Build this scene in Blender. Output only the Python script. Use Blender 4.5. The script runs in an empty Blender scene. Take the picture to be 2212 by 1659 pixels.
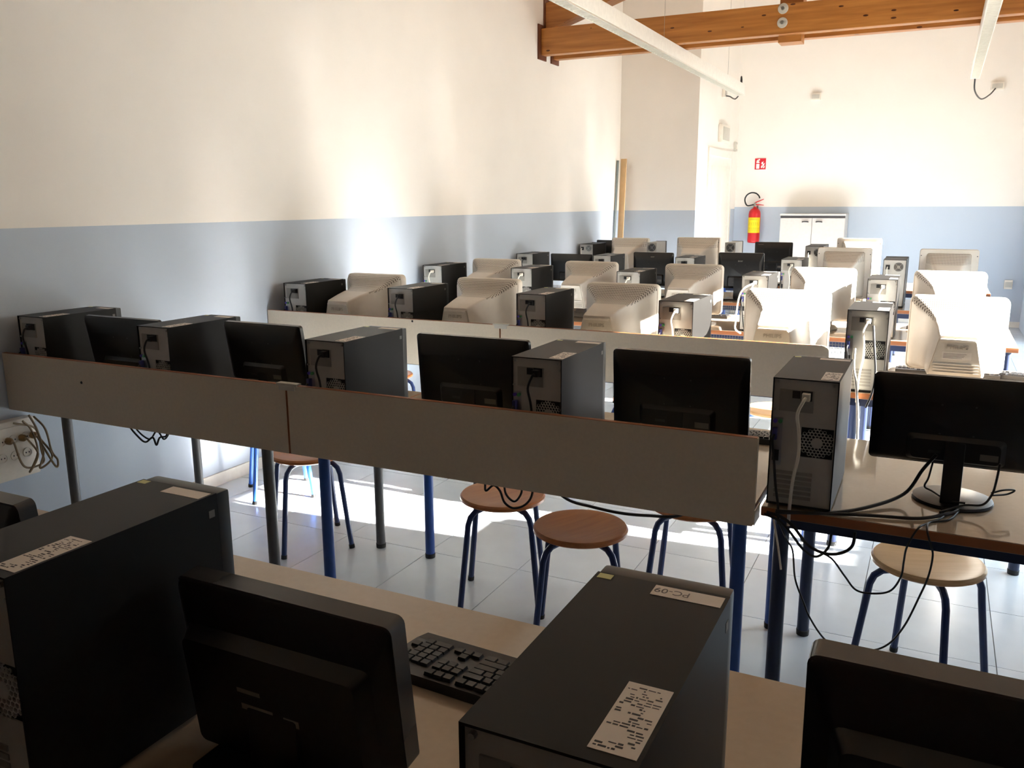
import bpy, bmesh, math, random
from mathutils import Vector, Matrix
random.seed(7)
scene = bpy.context.scene
COL = scene.collection
PI = math.pi

# ------------------------------------------------------------------ camera
F_PX, IMG_W = 1837.36, 2212.0
YAW, PITCH, ROLL = -0.46070726, -0.20978407, -0.00497697
cam_d = bpy.data.cameras.new('camera')
cam_d.sensor_fit = 'HORIZONTAL'
cam_d.sensor_width = 36.0
cam_d.lens = 36.0 * F_PX / IMG_W
cam_d.clip_start = 0.02
cam = bpy.data.objects.new('camera', cam_d)
COL.objects.link(cam)
fwd = Vector((math.sin(YAW) * math.cos(PITCH), math.cos(YAW) * math.cos(PITCH), math.sin(PITCH)))
rgt = Vector((math.cos(YAW), -math.sin(YAW), 0))
upv = rgt.cross(fwd)
r2 = rgt * math.cos(ROLL) + upv * math.sin(ROLL)
u2 = -rgt * math.sin(ROLL) + upv * math.cos(ROLL)
m = Matrix((r2, u2, -fwd)).transposed().to_4x4()
m.translation = Vector((3.515, 0.0, 1.545))
cam.matrix_world = m
scene.camera = cam

# ------------------------------------------------------------------ sky, sun, exposure
scene.view_settings.view_transform = 'Standard'
scene.view_settings.look = 'None'
scene.view_settings.gamma = 1.0
scene.view_settings.use_curve_mapping = False
scene.view_settings.exposure = 1.2
scene.cycles.max_bounces = 8
scene.cycles.diffuse_bounces = 5
scene.cycles.use_adaptive_sampling = True
scene.cycles.adaptive_threshold = 0.02
scene.cycles.glossy_bounces = 4
scene.cycles.sample_clamp_indirect = 40.0
scene.cycles.use_denoising = True
scene.cycles.caustics_reflective = True
scene.cycles.blur_glossy = 0.0

world = bpy.data.worlds.new('sky')
scene.world = world
world.use_nodes = True
bg = world.node_tree.nodes['Background']
bg.inputs['Color'].default_value = (0.70, 0.86, 1.0, 1)
bg.inputs['Strength'].default_value = 3.0

SUN = Vector((1.0, 0.08, 0.50)).normalized()      # towards the sun
sun_d = bpy.data.lights.new('sun', 'SUN')
sun_d.energy = 42.0
sun_d.angle = math.radians(0.7)
sun_d.color = (1.0, 0.965, 0.90)
sun = bpy.data.objects.new('sun', sun_d)
COL.objects.link(sun)
sun.location = (12, 6, 8)
sun.rotation_euler = (-SUN).to_track_quat('-Z', 'Y').to_euler()

# room dimensions
XR = 4.5          # right wall (windows, out of frame)
YN = -3.2         # wall behind the camera
YF = 12.16        # far wall
YB, XB = 10.02, 0.937   # corner block
ZE, ZRIDGE = 3.95, 4.66
WINS = [(3.80, 6.62, 0.08, 2.16), (3.50, 3.80, 1.42, 2.16), (8.60, 10.95, 0.08, 2.16)]   # y0,y1,z0,z1
for i, (y0, y1, z0, z1) in enumerate(WINS):
    pd = bpy.data.lights.new('window_portal', 'AREA')
    pd.shape = 'RECTANGLE'
    pd.size = z1 - z0
    pd.size_y = y1 - y0
    pd.cycles.is_portal = True
    po = bpy.data.objects.new('window_portal', pd)
    COL.objects.link(po)
    po.location = (XR + 0.12, (y0 + y1) / 2, (z0 + z1) / 2)
    po.rotation_euler = (0, math.radians(90), 0)     # -Z of the light looks along -X

# ------------------------------------------------------------------ materials
def lin(c):
    return tuple(((v / 255.0) / 12.92 if v / 255.0 <= 0.04045 else ((v / 255.0 + 0.055) / 1.055) ** 2.4) for v in c)

MATS = {}
def mat(name, rgb, rough=0.5, metal=0.0, spec=0.5, noise=0.04, scale=30.0, bump=0.0, bscale=200.0, rgb2=None):
    mt = bpy.data.materials.new(name)
    mt.use_nodes = True
    nt = mt.node_tree
    b = nt.nodes['Principled BSDF']
    b.inputs['Roughness'].default_value = rough
    b.inputs['Metallic'].default_value = metal
    b.inputs['Specular IOR Level'].default_value = spec
    c = lin(rgb)
    tc = nt.nodes.new('ShaderNodeTexCoord')
    n = nt.nodes.new('ShaderNodeTexNoise')
    n.inputs['Scale'].default_value = scale
    n.inputs['Detail'].default_value = 4
    nt.links.new(tc.outputs['Object'], n.inputs['Vector'])
    rp = nt.nodes.new('ShaderNodeValToRGB')
    k = noise
    c2 = lin(rgb2) if rgb2 else tuple(min(1, v * (1 + k)) for v in c)
    c1 = c if rgb2 else tuple(v * (1 - k) for v in c)
    rp.color_ramp.elements[0].position = 0.3
    rp.color_ramp.elements[1].position = 0.7
    rp.color_ramp.elements[0].color = (*c1, 1)
    rp.color_ramp.elements[1].color = (*c2, 1)
    nt.links.new(n.outputs['Fac'], rp.inputs['Fac'])
    nt.links.new(rp.outputs['Color'], b.inputs['Base Color'])
    if bump > 0:
        n2 = nt.nodes.new('ShaderNodeTexNoise')
        n2.inputs['Scale'].default_value = bscale
        nt.links.new(tc.outputs['Object'], n2.inputs['Vector'])
        bp = nt.nodes.new('ShaderNodeBump')
        bp.inputs['Strength'].default_value = bump
        bp.inputs['Distance'].default_value = 0.002
        nt.links.new(n2.outputs['Fac'], bp.inputs['Height'])
        nt.links.new(bp.outputs['Normal'], b.inputs['Normal'])
    MATS[name] = mt
    return mt

def wall_mat(name, line_z):
    """cream wall with a blue-grey painted dado up to line_z (world height)"""
    mt = mat(name, (240, 235, 228), 0.75, noise=0.015, scale=3.0, bump=0.12, bscale=160)
    nt = mt.node_tree
    b = nt.nodes['Principled BSDF']
    src = b.inputs['Base Color'].links[0].from_socket
    g = nt.nodes.new('ShaderNodeNewGeometry')
    sx = nt.nodes.new('ShaderNodeSeparateXYZ')
    nt.links.new(g.outputs['Position'], sx.inputs[0])
    lt = nt.nodes.new('ShaderNodeMath')
    lt.operation = 'LESS_THAN'
    lt.inputs[1].default_value = line_z
    nt.links.new(sx.outputs['Z'], lt.inputs[0])
    mx = nt.nodes.new('ShaderNodeMix')
    mx.data_type = 'RGBA'
    nt.links.new(lt.outputs[0], mx.inputs[0])
    nt.links.new(src, mx.inputs[6])
    mx.inputs[7].default_value = (*lin((188, 199, 213)), 1)
    nt.links.new(mx.outputs[2], b.inputs['Base Color'])
    return mt

def wood_mat(name, rgb1, rgb2, rough, axis='X', scale=5.0, stretch=14.0, knots=False):
    mt = bpy.data.materials.new(name)
    mt.use_nodes = True
    nt = mt.node_tree
    b = nt.nodes['Principled BSDF']
    b.inputs['Roughness'].default_value = rough
    tc = nt.nodes.new('ShaderNodeTexCoord')
    mp = nt.nodes.new('ShaderNodeMapping')
    s = [stretch, stretch, stretch]
    s['XYZ'.index(axis)] = 1.0
    mp.inputs['Scale'].default_value = s
    n = nt.nodes.new('ShaderNodeTexNoise')
    n.inputs['Scale'].default_value = scale
    n.inputs['Detail'].default_value = 6
    rp = nt.nodes.new('ShaderNodeValToRGB')
    rp.color_ramp.elements[0].position = 0.3
    rp.color_ramp.elements[1].position = 0.72
    rp.color_ramp.elements[0].color = (*lin(rgb1), 1)
    rp.color_ramp.elements[1].color = (*lin(rgb2), 1)
    nt.links.new(tc.outputs['Object'], mp.inputs[0])
    nt.links.new(mp.outputs[0], n.inputs['Vector'])
    nt.links.new(n.outputs['Fac'], rp.inputs['Fac'])
    out = rp.outputs['Color']
    if knots:
        mp2 = nt.nodes.new('ShaderNodeMapping')
        mp2.inputs['Scale'].default_value = (2.6, 5.0, 7.0)
        v = nt.nodes.new('ShaderNodeTexVoronoi')
        v.inputs['Scale'].default_value = 1.6
        nt.links.new(tc.outputs['Object'], mp2.inputs[0])
        nt.links.new(mp2.outputs[0], v.inputs['Vector'])
        lt = nt.nodes.new('ShaderNodeMath')
        lt.operation = 'LESS_THAN'
        lt.inputs[1].default_value = 0.085
        nt.links.new(v.outputs['Distance'], lt.inputs[0])
        mx = nt.nodes.new('ShaderNodeMix')
        mx.data_type = 'RGBA'
        nt.links.new(lt.outputs[0], mx.inputs[0])
        nt.links.new(out, mx.inputs[6])
        mx.inputs[7].default_value = (*lin((82, 40, 14)), 1)
        out = mx.outputs[2]
    nt.links.new(out, b.inputs['Base Color'])
    MATS[name] = mt
    return mt

def dotted_mat(name, rgb, hole, rough, spacing, thr, coords='XY'):
    """plastic with a fine grid of vent perforations (fine relief)"""
    mt = mat(name, rgb, rough, noise=0.02)
    nt = mt.node_tree
    b = nt.nodes['Principled BSDF']
    src = b.inputs['Base Color'].links[0].from_socket
    tc = nt.nodes.new('ShaderNodeTexCoord')
    v = nt.nodes.new('ShaderNodeTexVoronoi')
    v.voronoi_dimensions = '2D'
    v.inputs['Randomness'].default_value = 0.0
    v.inputs['Scale'].default_value = 1.0 / spacing
    if coords == 'XY':
        nt.links.new(tc.outputs['Object'], v.inputs['Vector'])
    else:
        sp = nt.nodes.new('ShaderNodeSeparateXYZ')
        cb = nt.nodes.new('ShaderNodeCombineXYZ')
        nt.links.new(tc.outputs['Object'], sp.inputs[0])
        nt.links.new(sp.outputs['X'], cb.inputs['X'])
        nt.links.new(sp.outputs['Z'], cb.inputs['Y'])
        nt.links.new(cb.outputs[0], v.inputs['Vector'])
    lt = nt.nodes.new('ShaderNodeMath')
    lt.operation = 'LESS_THAN'
    lt.inputs[1].default_value = thr
    nt.links.new(v.outputs['Distance'], lt.inputs[0])
    sn = nt.nodes.new('ShaderNodeSeparateXYZ')      # only the upward faces are perforated
    nt.links.new(tc.outputs['Normal'], sn.inputs[0])
    gt = nt.nodes.new('ShaderNodeMath')
    gt.operation = 'GREATER_THAN'
    gt.inputs[1].default_value = 0.25 if coords == 'XY' else -0.05
    nt.links.new(sn.outputs['Z'], gt.inputs[0])
    sp2 = nt.nodes.new('ShaderNodeSeparateXYZ')
    nt.links.new(tc.outputs['Object'], sp2.inputs[0])
    gz = nt.nodes.new('ShaderNodeMath')
    gz.operation = 'GREATER_THAN'
    gz.inputs[1].default_value = 0.0 if coords == 'XY' else 0.34
    nt.links.new(sp2.outputs['Z'], gz.inputs[0])
    m1 = nt.nodes.new('ShaderNodeMath')
    m1.operation = 'MULTIPLY'
    nt.links.new(lt.outputs[0], m1.inputs[0])
    nt.links.new(gt.outputs[0], m1.inputs[1])
    m2 = nt.nodes.new('ShaderNodeMath')
    m2.operation = 'MULTIPLY'
    nt.links.new(m1.outputs[0], m2.inputs[0])
    nt.links.new(gz.outputs[0], m2.inputs[1])
    lt = m2
    mx = nt.nodes.new('ShaderNodeMix')
    mx.data_type = 'RGBA'
    nt.links.new(lt.outputs[0], mx.inputs[0])
    nt.links.new(src, mx.inputs[6])
    mx.inputs[7].default_value = (*lin(hole), 1)
    nt.links.new(mx.outputs[2], b.inputs['Base Color'])
    return mt

wall_mat('wall_paint', 1.45)
wall_mat('wall_paint_end', 1.475)
wood_mat('ceiling_wood', (190, 166, 142), (206, 182, 158), 0.6, 'Y', 2.0, 10)
mat('white_trim', (232, 228, 220), 0.45)
mat('door_white', (238, 234, 224), 0.4)
mat('tile', (206, 213, 219), 0.22, noise=0.05, scale=5.0, bump=0.05, bscale=40)
mat('grout', (120, 120, 118), 0.9)
mat('window_frame', (225, 222, 214), 0.4)
mat('concrete', (196, 190, 178), 0.9, noise=0.08)
mat('desk_top', (180, 162, 141), 0.08, spec=0.6, noise=0.025, scale=60)
wood_mat('desk_edge', (146, 86, 48), (166, 102, 60), 0.45, 'X', 3.0, 10)
mat('panel_laminate', (216, 203, 182), 0.5, noise=0.03, scale=90)
mat('leg_grey', (92, 92, 92), 0.42, metal=0.2)
mat('leg_blue', (44, 82, 158), 0.35)
mat('frame_navy', (36, 46, 76), 0.42)
wood_mat('stool_wood', (176, 100, 48), (198, 124, 66), 0.3, 'X', 4.0, 10)
wood_mat('stool_wood_pale', (206, 158, 104), (222, 178, 126), 0.3, 'X', 4.0, 10)
mat('stool_leg', (34, 52, 100), 0.32)
mat('stool_leg_sunlit', (48, 100, 188), 0.32)  # lit copy of the leg blue, sunlight put into the colour
wood_mat('glulam', (156, 96, 40), (190, 128, 62), 0.4, 'X', 2.2, 16, knots=True)
wood_mat('dark_brown', (92, 48, 28), (112, 62, 36), 0.5, 'Z', 3, 8)
mat('steel', (176, 176, 172), 0.3, metal=1.0)
mat('lamp_white', (236, 234, 228), 0.4)
mat('lamp_louvre', (222, 220, 212), 0.3, metal=0.4)
mat('black_case', (32, 31, 30), 0.45, spec=0.12, noise=0.03)
mat('black_plastic', (26, 26, 27), 0.35, noise=0.04)
mat('black_matte', (18, 18, 19), 0.55)
mat('bezel_edge', (58, 58, 60), 0.25)
mat('screen_glass', (10, 11, 13), 0.08)
mat('rear_metal', (184, 180, 172), 0.42, metal=0.15)
mat('rear_metal_dark', (146, 141, 132), 0.45, metal=0.15)
mat('grey_case', (176, 176, 172), 0.45, metal=0.2)
mat('fan_dark', (58, 58, 58), 0.5)
mat('port_purple', (92, 74, 190), 0.5)
mat('port_green', (70, 150, 96), 0.5)
mat('port_blue', (58, 64, 124), 0.5)
mat('sticker', (226, 216, 206), 0.55, noise=0.03)
mat('sticker_yellow', (206, 206, 140), 0.5)
mat('label_grey', (104, 101, 96), 0.6)
mat('print', (52, 48, 46), 0.6)
mat('pencil', (120, 112, 108), 0.7)
mat('crt_plastic', (212, 204, 193), 0.42, noise=0.02)
dotted_mat('crt_vent', (212, 204, 193), (104, 94, 84), 0.42, 0.0092, 0.33)
dotted_mat('crt_vent_back', (212, 204, 193), (120, 110, 98), 0.42, 0.0100, 0.34, 'XZ')
mat('crt_plate', (202, 194, 180), 0.5)
mat('crt_emboss', (172, 163, 149), 0.5)
mat('cable_black', (24, 23, 24), 0.45)
mat('cable_white', (226, 220, 206), 0.45)
mat('cable_beige', (150, 132, 104), 0.5)
mat('red', (204, 28, 34), 0.3)
mat('sign_red', (206, 26, 44), 0.4)
mat('yellow_label', (246, 214, 20), 0.45)
mat('white_plain', (244, 242, 236), 0.4)
mat('cabinet_white', (204, 199, 195), 0.4)
mat('cabinet_top', (60, 56, 58), 0.5)
mat('socket_white', (230, 222, 210), 0.4)
mat('socket_hole', (60, 50, 44), 0.5)
mat('socket_plug', (150, 120, 76), 0.5)
mat('board_tan', (214, 176, 128), 0.6, noise=0.06, scale=12)
mat('profile_grey', (140, 150, 152), 0.35, metal=0.5)
mat('key_black', (30, 29, 30), 0.4)
mat('vent_grey', (196, 192, 182), 0.5)
mat('webbing', (120, 116, 108), 0.4, metal=0.6)

# ------------------------------------------------------------------ mesh builder
class MB:
    def __init__(s):
        s.v, s.f = [], []

    def add(s, vs, fs):
        o = len(s.v)
        s.v += [tuple(p) for p in vs]
        s.f += [tuple(i + o for i in f) for f in fs]
        return s

    def box(s, x0, x1, y0, y1, z0, z1, bev=0.0):
        if bev <= 0:
            vs = [(x, y, z) for z in (z0, z1) for y in (y0, y1) for x in (x0, x1)]
            return s.add(vs, [(0, 2, 3, 1), (4, 5, 7, 6), (0, 1, 5, 4), (2, 6, 7, 3), (0, 4, 6, 2), (1, 3, 7, 5)])
        bm = bmesh.new()
        bmesh.ops.create_cube(bm, size=1.0)
        for v in bm.verts:
            v.co = Vector(((x0 + x1) / 2 + v.co.x * (x1 - x0), (y0 + y1) / 2 + v.co.y * (y1 - y0), (z0 + z1) / 2 + v.co.z * (z1 - z0)))
        bmesh.ops.bevel(bm, geom=bm.edges[:], offset=bev, segments=2, profile=0.7, affect='EDGES')
        bm.verts.index_update()
        s.add([v.co[:] for v in bm.verts], [[v.index for v in f.verts] for f in bm.faces])
        bm.free()
        return s

    def prism(s, poly, axis, a0, a1):
        """poly: 2D points; extruded along axis ('X','Y','Z') from a0 to a1"""
        def P(p, a):
            if axis == 'X':
                return (a, p[0], p[1])
            if axis == 'Y':
                return (p[0], a, p[1])
            return (p[0], p[1], a)
        n = len(poly)
        vs = [P(p, a0) for p in poly] + [P(p, a1) for p in poly]
        fs = [tuple(range(n))[::-1], tuple(range(n, 2 * n))]
        fs += [(i, (i + 1) % n, n + (i + 1) % n, n + i) for i in range(n)]
        return s.add(vs, fs)

    def loft(s, rings, cap=True):
        n = len(rings[0])
        vs = [p for r in rings for p in r]
        fs = []
        for k in range(len(rings) - 1):
            for i in range(n):
                j = (i + 1) % n
                fs.append((k * n + i, k * n + j, (k + 1) * n + j, (k + 1) * n + i))
        if cap:
            fs.append(tuple(range(n))[::-1])
            fs.append(tuple(range((len(rings) - 1) * n, len(rings) * n)))
        return s.add(vs, fs)

    def lathe(s, prof, seg=24, c=(0, 0, 0), axis='Z'):
        rings = []
        for r, h in prof:
            ring = []
            for i in range(seg):
                a = 2 * PI * i / seg
                if axis == 'Z':
                    ring.append((c[0] + r * math.cos(a), c[1] + r * math.sin(a), c[2] + h))
                elif axis == 'Y':
                    ring.append((c[0] + r * math.cos(a), c[1] + h, c[2] + r * math.sin(a)))
                else:
                    ring.append((c[0] + h, c[1] + r * math.cos(a), c[2] + r * math.sin(a)))
            rings.append(ring)
        return s.loft(rings)

    def tube(s, pts, r, seg=8):
        pts = [Vector(p) for p in pts]
        rings = []
        prev = None
        for i, p in enumerate(pts):
            t = (pts[min(i + 1, len(pts) - 1)] - pts[max(i - 1, 0)]).normalized()
            if prev is None:
                ref = Vector((0, 0, 1)) if abs(t.z) < 0.9 else Vector((1, 0, 0))
                a = t.cross(ref).normalized()
            else:
                a = (prev - t * prev.dot(t)).normalized()
            prev = a
            b = t.cross(a)
            rr = r[i] if isinstance(r, (list, tuple)) else r
            rings.append([tuple(p + a * rr * math.cos(2 * PI * k / seg) + b * rr * math.sin(2 * PI * k / seg)) for k in range(seg)])
        return s.loft(rings)

    def build(s, name, material, parent=None, loc=None, rot=None, smooth=0.6):
        me = bpy.data.meshes.new(name)
        me.from_pydata(s.v, [], s.f)
        bm = bmesh.new()
        bm.from_mesh(me)
        bmesh.ops.recalc_face_normals(bm, faces=bm.faces)
        bm.to_mesh(me)
        bm.free()
        me.materials.append(MATS[material])
        if smooth:
            for p in me.polygons:
                p.use_smooth = True
            me.set_sharp_from_angle(angle=smooth)
        o = bpy.data.objects.new(name, me)
        COL.objects.link(o)
        if parent:
            o.parent = parent
        if loc:
            o.location = loc
        if rot:
            o.rotation_euler = rot
        return o

def spline(pts, n=8):
    """Catmull-Rom through the points"""
    P = [Vector(p) for p in pts]
    P = [P[0] * 2 - P[1]] + P + [P[-1] * 2 - P[-2]]
    out = []
    for i in range(1, len(P) - 2):
        for k in range(n):
            t = k / n
            a, b, c, d = P[i - 1], P[i], P[i + 1], P[i + 2]
            out.append(0.5 * ((2 * b) + (c - a) * t + (2 * a - 5 * b + 4 * c - d) * t * t + (3 * b - a - 3 * c + d) * t ** 3))
    out.append(P[-2])
    return [tuple(v) for v in out]

def tag(o, label=None, cat=None, group=None, kind=None):
    if label:
        o['label'] = label
    if cat:
        o['category'] = cat
    if group:
        o['group'] = group
    if kind:
        o['kind'] = kind
    return o

def empty(name, loc=(0, 0, 0), rz=0.0):
    o = bpy.data.objects.new(name, None)
    o.empty_display_size = 0.05
    COL.objects.link(o)
    o.location = loc
    o.rotation_euler = (0, 0, rz)
    return o

def copy_tree(o, parent=None):
    kids = list(o.children)
    c = o.copy()
    COL.objects.link(c)
    c.parent = parent
    for ch in kids:
        copy_tree(ch, c)
    return c

def share(o, parent=None, loc=None):
    c = o.copy()
    COL.objects.link(c)
    if parent is not None:
        c.parent = parent
    if loc is not None:
        c.location = loc
    return c

def text(name, body, size, material, parent, loc, rot, depth=0.0006):
    cu = bpy.data.curves.new(name, 'FONT')
    cu.body = body
    cu.size = size
    cu.extrude = depth
    cu.align_x = 'CENTER'
    cu.align_y = 'CENTER'
    o = bpy.data.objects.new(name, cu)
    COL.objects.link(o)
    dg = bpy.context.evaluated_depsgraph_get()
    me = bpy.data.meshes.new_from_object(o.evaluated_get(dg))
    bpy.data.objects.remove(o)
    me.name = name
    me.materials.clear()
    me.materials.append(MATS[material])
    o = bpy.data.objects.new(name, me)
    COL.objects.link(o)
    o.parent = parent
    o.location = loc
    o.rotation_euler = rot
    return o

def rrect(hw, z0, z1, r, n=4, hwb=None):
    """rounded trapezoid outline in (x,z), hw at top, hwb at bottom"""
    hwb = hw if hwb is None else hwb
    r = min(r, hw * 0.9, (z1 - z0) * 0.45)
    pts = []
    for cx, cz, a0 in ((hw - r, z1 - r, 0), (-(hw - r), z1 - r, PI / 2), (-(hwb - r), z0 + r, PI), (hwb - r, z0 + r, 1.5 * PI)):
        for k in range(n + 1):
            a = a0 + (PI / 2) * k / n
            pts.append((cx + r * math.cos(a), cz + r * math.sin(a)))
    return pts

# ------------------------------------------------------------------ the room
floor = MB().box(0, XR, YN, YF, -0.10, -0.004).build('floor', 'grout', smooth=0)
tag(floor, 'pale grey square tiled classroom floor', kind='structure')
TS, G = 0.45, 0.003
xs = [0.0] + [0.217 + TS * k for k in range(10)]
xs = [x for x in xs if x < XR] + [XR]
ys = [3.071 + TS * k for k in range(-4, 21)]
ys = [y for y in ys if y < YF] + [YF]
tile_cache = {}
for j in range(len(ys) - 1):
    for i in range(len(xs) - 1):
        w, d = xs[i + 1] - xs[i], ys[j + 1] - ys[j]
        if ys[j] > YB - 0.3 and xs[i] < XB - 0.3:
            continue
        k = (round(w, 3), round(d, 3))
        if k not in tile_cache:
            tile_cache[k] = MB().box(G / 2, w - G / 2, G / 2, d - G / 2, -0.006, 0.0).build('tile', 'tile', floor, smooth=0)
            tile_cache[k].location = (xs[i], ys[j], 0)
        else:
            share(tile_cache[k], floor, (xs[i], ys[j], 0))

def struct(name, mb, material, label, smooth=0):
    return tag(mb.build(name, material, smooth=smooth), label, kind='structure')

struct('wall_left', MB().box(-0.2, 0, YN - 0.2, YB, -0.1, ZE), 'wall_paint', 'long cream wall with blue-grey dado on the left')
blk = struct('wall_block', MB().box(-0.2, XB, YB, YF + 0.2, -0.1, ZE + 0.28), 'wall_paint', 'projecting cream wall block with dado in the far left corner')
gable = [(XB, -0.1), (XR, -0.1), (XR, ZE), (XR / 2, ZRIDGE), (XB, ZE + (ZRIDGE - ZE) * XB / (XR / 2))]
struct('wall_far', MB().prism(gable, 'Y', YF, YF + 0.2), 'wall_paint_end', 'far cream end wall with pale blue dado')
gable2 = [(0, -0.1), (XR, -0.1), (XR, ZE), (XR / 2, ZRIDGE), (0, ZE)]
struct('wall_near', MB().prism(gable2, 'Y', YN - 0.2, YN), 'dark_brown', 'end wall behind the camera, darkened to dim the near end')  # unseen wall, made dark brown to cut bounce light near the camera
# right wall with openings
rw = MB()
cuts = sorted(set([YN - 0.2, YF + 0.2] + [v for w in WINS for v in w[:2]]))
for a, b in zip(cuts[:-1], cuts[1:]):
    w = [w for w in WINS if w[0] <= a + 1e-6 and w[1] >= b - 1e-6]
    if w:
        rw.box(XR, XR + 0.10, a, b, -0.1, w[0][2])
        rw.box(XR, XR + 0.10, a, b, w[0][3], ZE)
    else:
        rw.box(XR, XR + 0.10, a, b, -0.1, ZE)
struct('wall_right', rw, 'wall_paint', 'window wall along the right side')
for n, (y0, y1, z0, z1) in enumerate(WINS):
    fr = MB()
    t = 0.03
    x0, x1 = XR + 0.02, XR + 0.07
    fr.box(x0, x1, y0, y0 + t, z0, 1.42 if n == 0 else z1)
    if n != 1:
        fr.box(x0, x1, y1 - t, y1, z0, z1)
    fr.box(x0, x1, y0 + t, y1 - t, z0, z0 + t).box(x0, x1, y0 + t, y1 - t, z1 - t, z1)
    if y1 - y0 > 1:
        fr.box(x0, x1, (y0 + y1) / 2 - 0.03, (y0 + y1) / 2 + 0.03, z0 + t, z1 - t)
    struct('window_%d' % (n + 1), fr, 'window_frame', 'white window frame in the right wall')
t = 0.12
cl = MB()
for s in (0, 1):
    xa, xb = (-0.2, XR / 2) if s == 0 else (XR / 2, XR + 0.25)
    def zz(x):
        return ZE + (ZRIDGE - ZE) * (1 - abs(x - XR / 2) / (XR / 2))
    cl.prism([(xa, zz(xa)), (xb, zz(xb)), (xb, zz(xb) + t), (xa, zz(xa) + t)], 'Y', YN - 0.2, YF + 0.2)
struct('ceiling', cl, 'ceiling_wood', 'pitched timber board ceiling')
struct('building_outside', MB().box(12.0, 13.0, -14, 26, -0.2, 4.4), 'concrete', 'plain neighbouring building opposite the windows')
struct('ground_outside', MB().box(XR + 0.25, XR + 14, -8, 22, -0.25, -0.15), 'concrete', 'pale paving outside the windows')
struct('baseboard_left', MB().box(0, 0.012, YN, YB, 0, 0.07), 'white_trim', 'low white skirting along the left wall')
struct('baseboard_block', MB().box(0.012, XB + 0.012, YB - 0.012, YB, 0, 0.07).box(XB, XB + 0.012, YB, 10.50, 0, 0.07), 'white_trim', 'low white skirting around the corner block')
struct('baseboard_far', MB().box(XB, XR, YF - 0.012, YF, 0, 0.07), 'white_trim', 'low white skirting along the far wall')

# door in the side of the block
door = empty('door_1', (XB, 11.16, 0))
tag(door, 'white door in the side of the corner block', kind='structure')
dfm = MB()
dfm.box(0, 0.02, -0.65, -0.57, 0, 2.19).box(0, 0.02, 0.57, 0.65, 0, 2.19).box(0, 0.02, -0.57, 0.57, 2.10, 2.19)
dfm.build('door_frame', 'white_trim', door, smooth=0)
dl = MB().box(0.0, 0.012, -0.57, 0.57, 0.005, 2.10).build('door_leaf', 'door_white', door, smooth=0)
for yy in (-0.27, 0.27):
    MB().box(0.012, 0.018, yy - 0.2, yy + 0.2, 0.2, 0.95, 0.003).box(0.012, 0.018, yy - 0.2, yy + 0.2, 1.1, 1.98, 0.003).build('door_panel', 'door_white', dl)
MB().tube([(0.012, -0.5, 1.02), (0.05, -0.5, 1.02), (0.05, -0.40, 1.02)], 0.009).build('handle', 'steel', dl)

# ------------------------------------------------------------------ roof truss
tr = empty('timber_truss', (0, 7.89, 2.9))
tag(tr, 'varnished glued-timber roof truss crossing the room', 'roof truss')
def trp(name, mb, material, rot=None):
    return mb.build(name, material, tr, (0, 0, 0), rot)
trp('tie_beam', MB().box(0.016, XR - 0.005, -0.19, -0.09, 0.0, 0.235, 0.006), 'glulam')
trp('tie_beam', MB().box(0.016, XR - 0.005, 0.09, 0.19, 0.0, 0.235, 0.006), 'glulam')
trp('king_post', MB().box(2.155, 2.343, -0.088, 0.088, -0.05, 1.62, 0.005), 'glulam')
sl = 0.315
for s in (0, 1):
    p0, p1 = (0.016, 0.235), (2.15, 0.235 + sl * 2.13)
    poly = [p0, p1, (p1[0], p1[1] + 0.24), (p0[0], p0[1] + 0.24)]
    if s:
        poly = [(XR - x, z) for x, z in poly][::-1]
    trp('rafter', MB().prism(poly, 'Y', -0.088, 0.088), 'glulam')
for y0, y1, z0, z1 in ((-0.24, -0.06, -0.04, 0.27), (0.06, 0.24, -0.04, 0.27), (-0.11, 0.11, 0.235, 0.56)):
    trp('beam_end_sheet', MB().box(0.001, 0.014, y0, y1, z0, z1), 'dark_brown')  # thin dark brown sheets against the wall at the beam ends
for z in (0.197, 0.088):
    b = trp('bolt', MB().lathe([(0.0, -0.012), (0.036, -0.012), (0.042, -0.006), (0.042, 0.0)], 20, (2.2, -0.19, z), 'Y'), 'vent_grey')
    MB().lathe([(0.0, -0.028), (0.014, -0.028), (0.016, -0.012)], 6, (2.2, -0.19, z), 'Y').build('nut', 'steel', b)

# ------------------------------------------------------------------ hanging strip lamps
def strip_lamp(x, y0, y1, z, label):
    L = empty('strip_lamp', (x, (y0 + y1) / 2, z))
    tag(L, label, 'lamp', 'hanging strip lamps')
    h = (y1 - y0) / 2
    MB().box(-0.045, 0.045, -h, h, 0.012, 0.125, 0.004).build('housing', 'lamp_white', L)
    lv = MB()
    n = int((y1 - y0) / 0.06)
    for i in range(n):
        yy = -h + (i + 0.5) * (y1 - y0) / n
        lv.box(-0.036, 0.036, yy - 0.004, yy + 0.004, 0.0, 0.014)
    lv.box(-0.043, -0.036, -h, h, 0, 0.014).box(0.036, 0.043, -h, h, 0, 0.014)
    lo = lv.build('louvre', 'lamp_louvre', L, smooth=0)
    MB().box(-0.046, 0.046, h, h + 0.012, 0.0, 0.127).build('end_cap', 'lamp_white', L)
    for yy in (-h + 0.7, 0, h - 0.7):
        zc = ZE + (ZRIDGE - ZE) * (1 - abs(x - XR / 2) / (XR / 2)) - z
        MB().tube([(0, yy, 0.125), (0, yy, zc)], 0.0016, 5).build('suspension_wire', 'steel', L)
    return L
lampA = strip_lamp(1.274, 4.3, 10.60, 2.765, 'long white strip lamp hanging in front of the timber beam')
lampB = strip_lamp(3.70, 4.5, 10.31, 2.765, 'white strip lamp hanging near the right, ending by a wall box')
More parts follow.
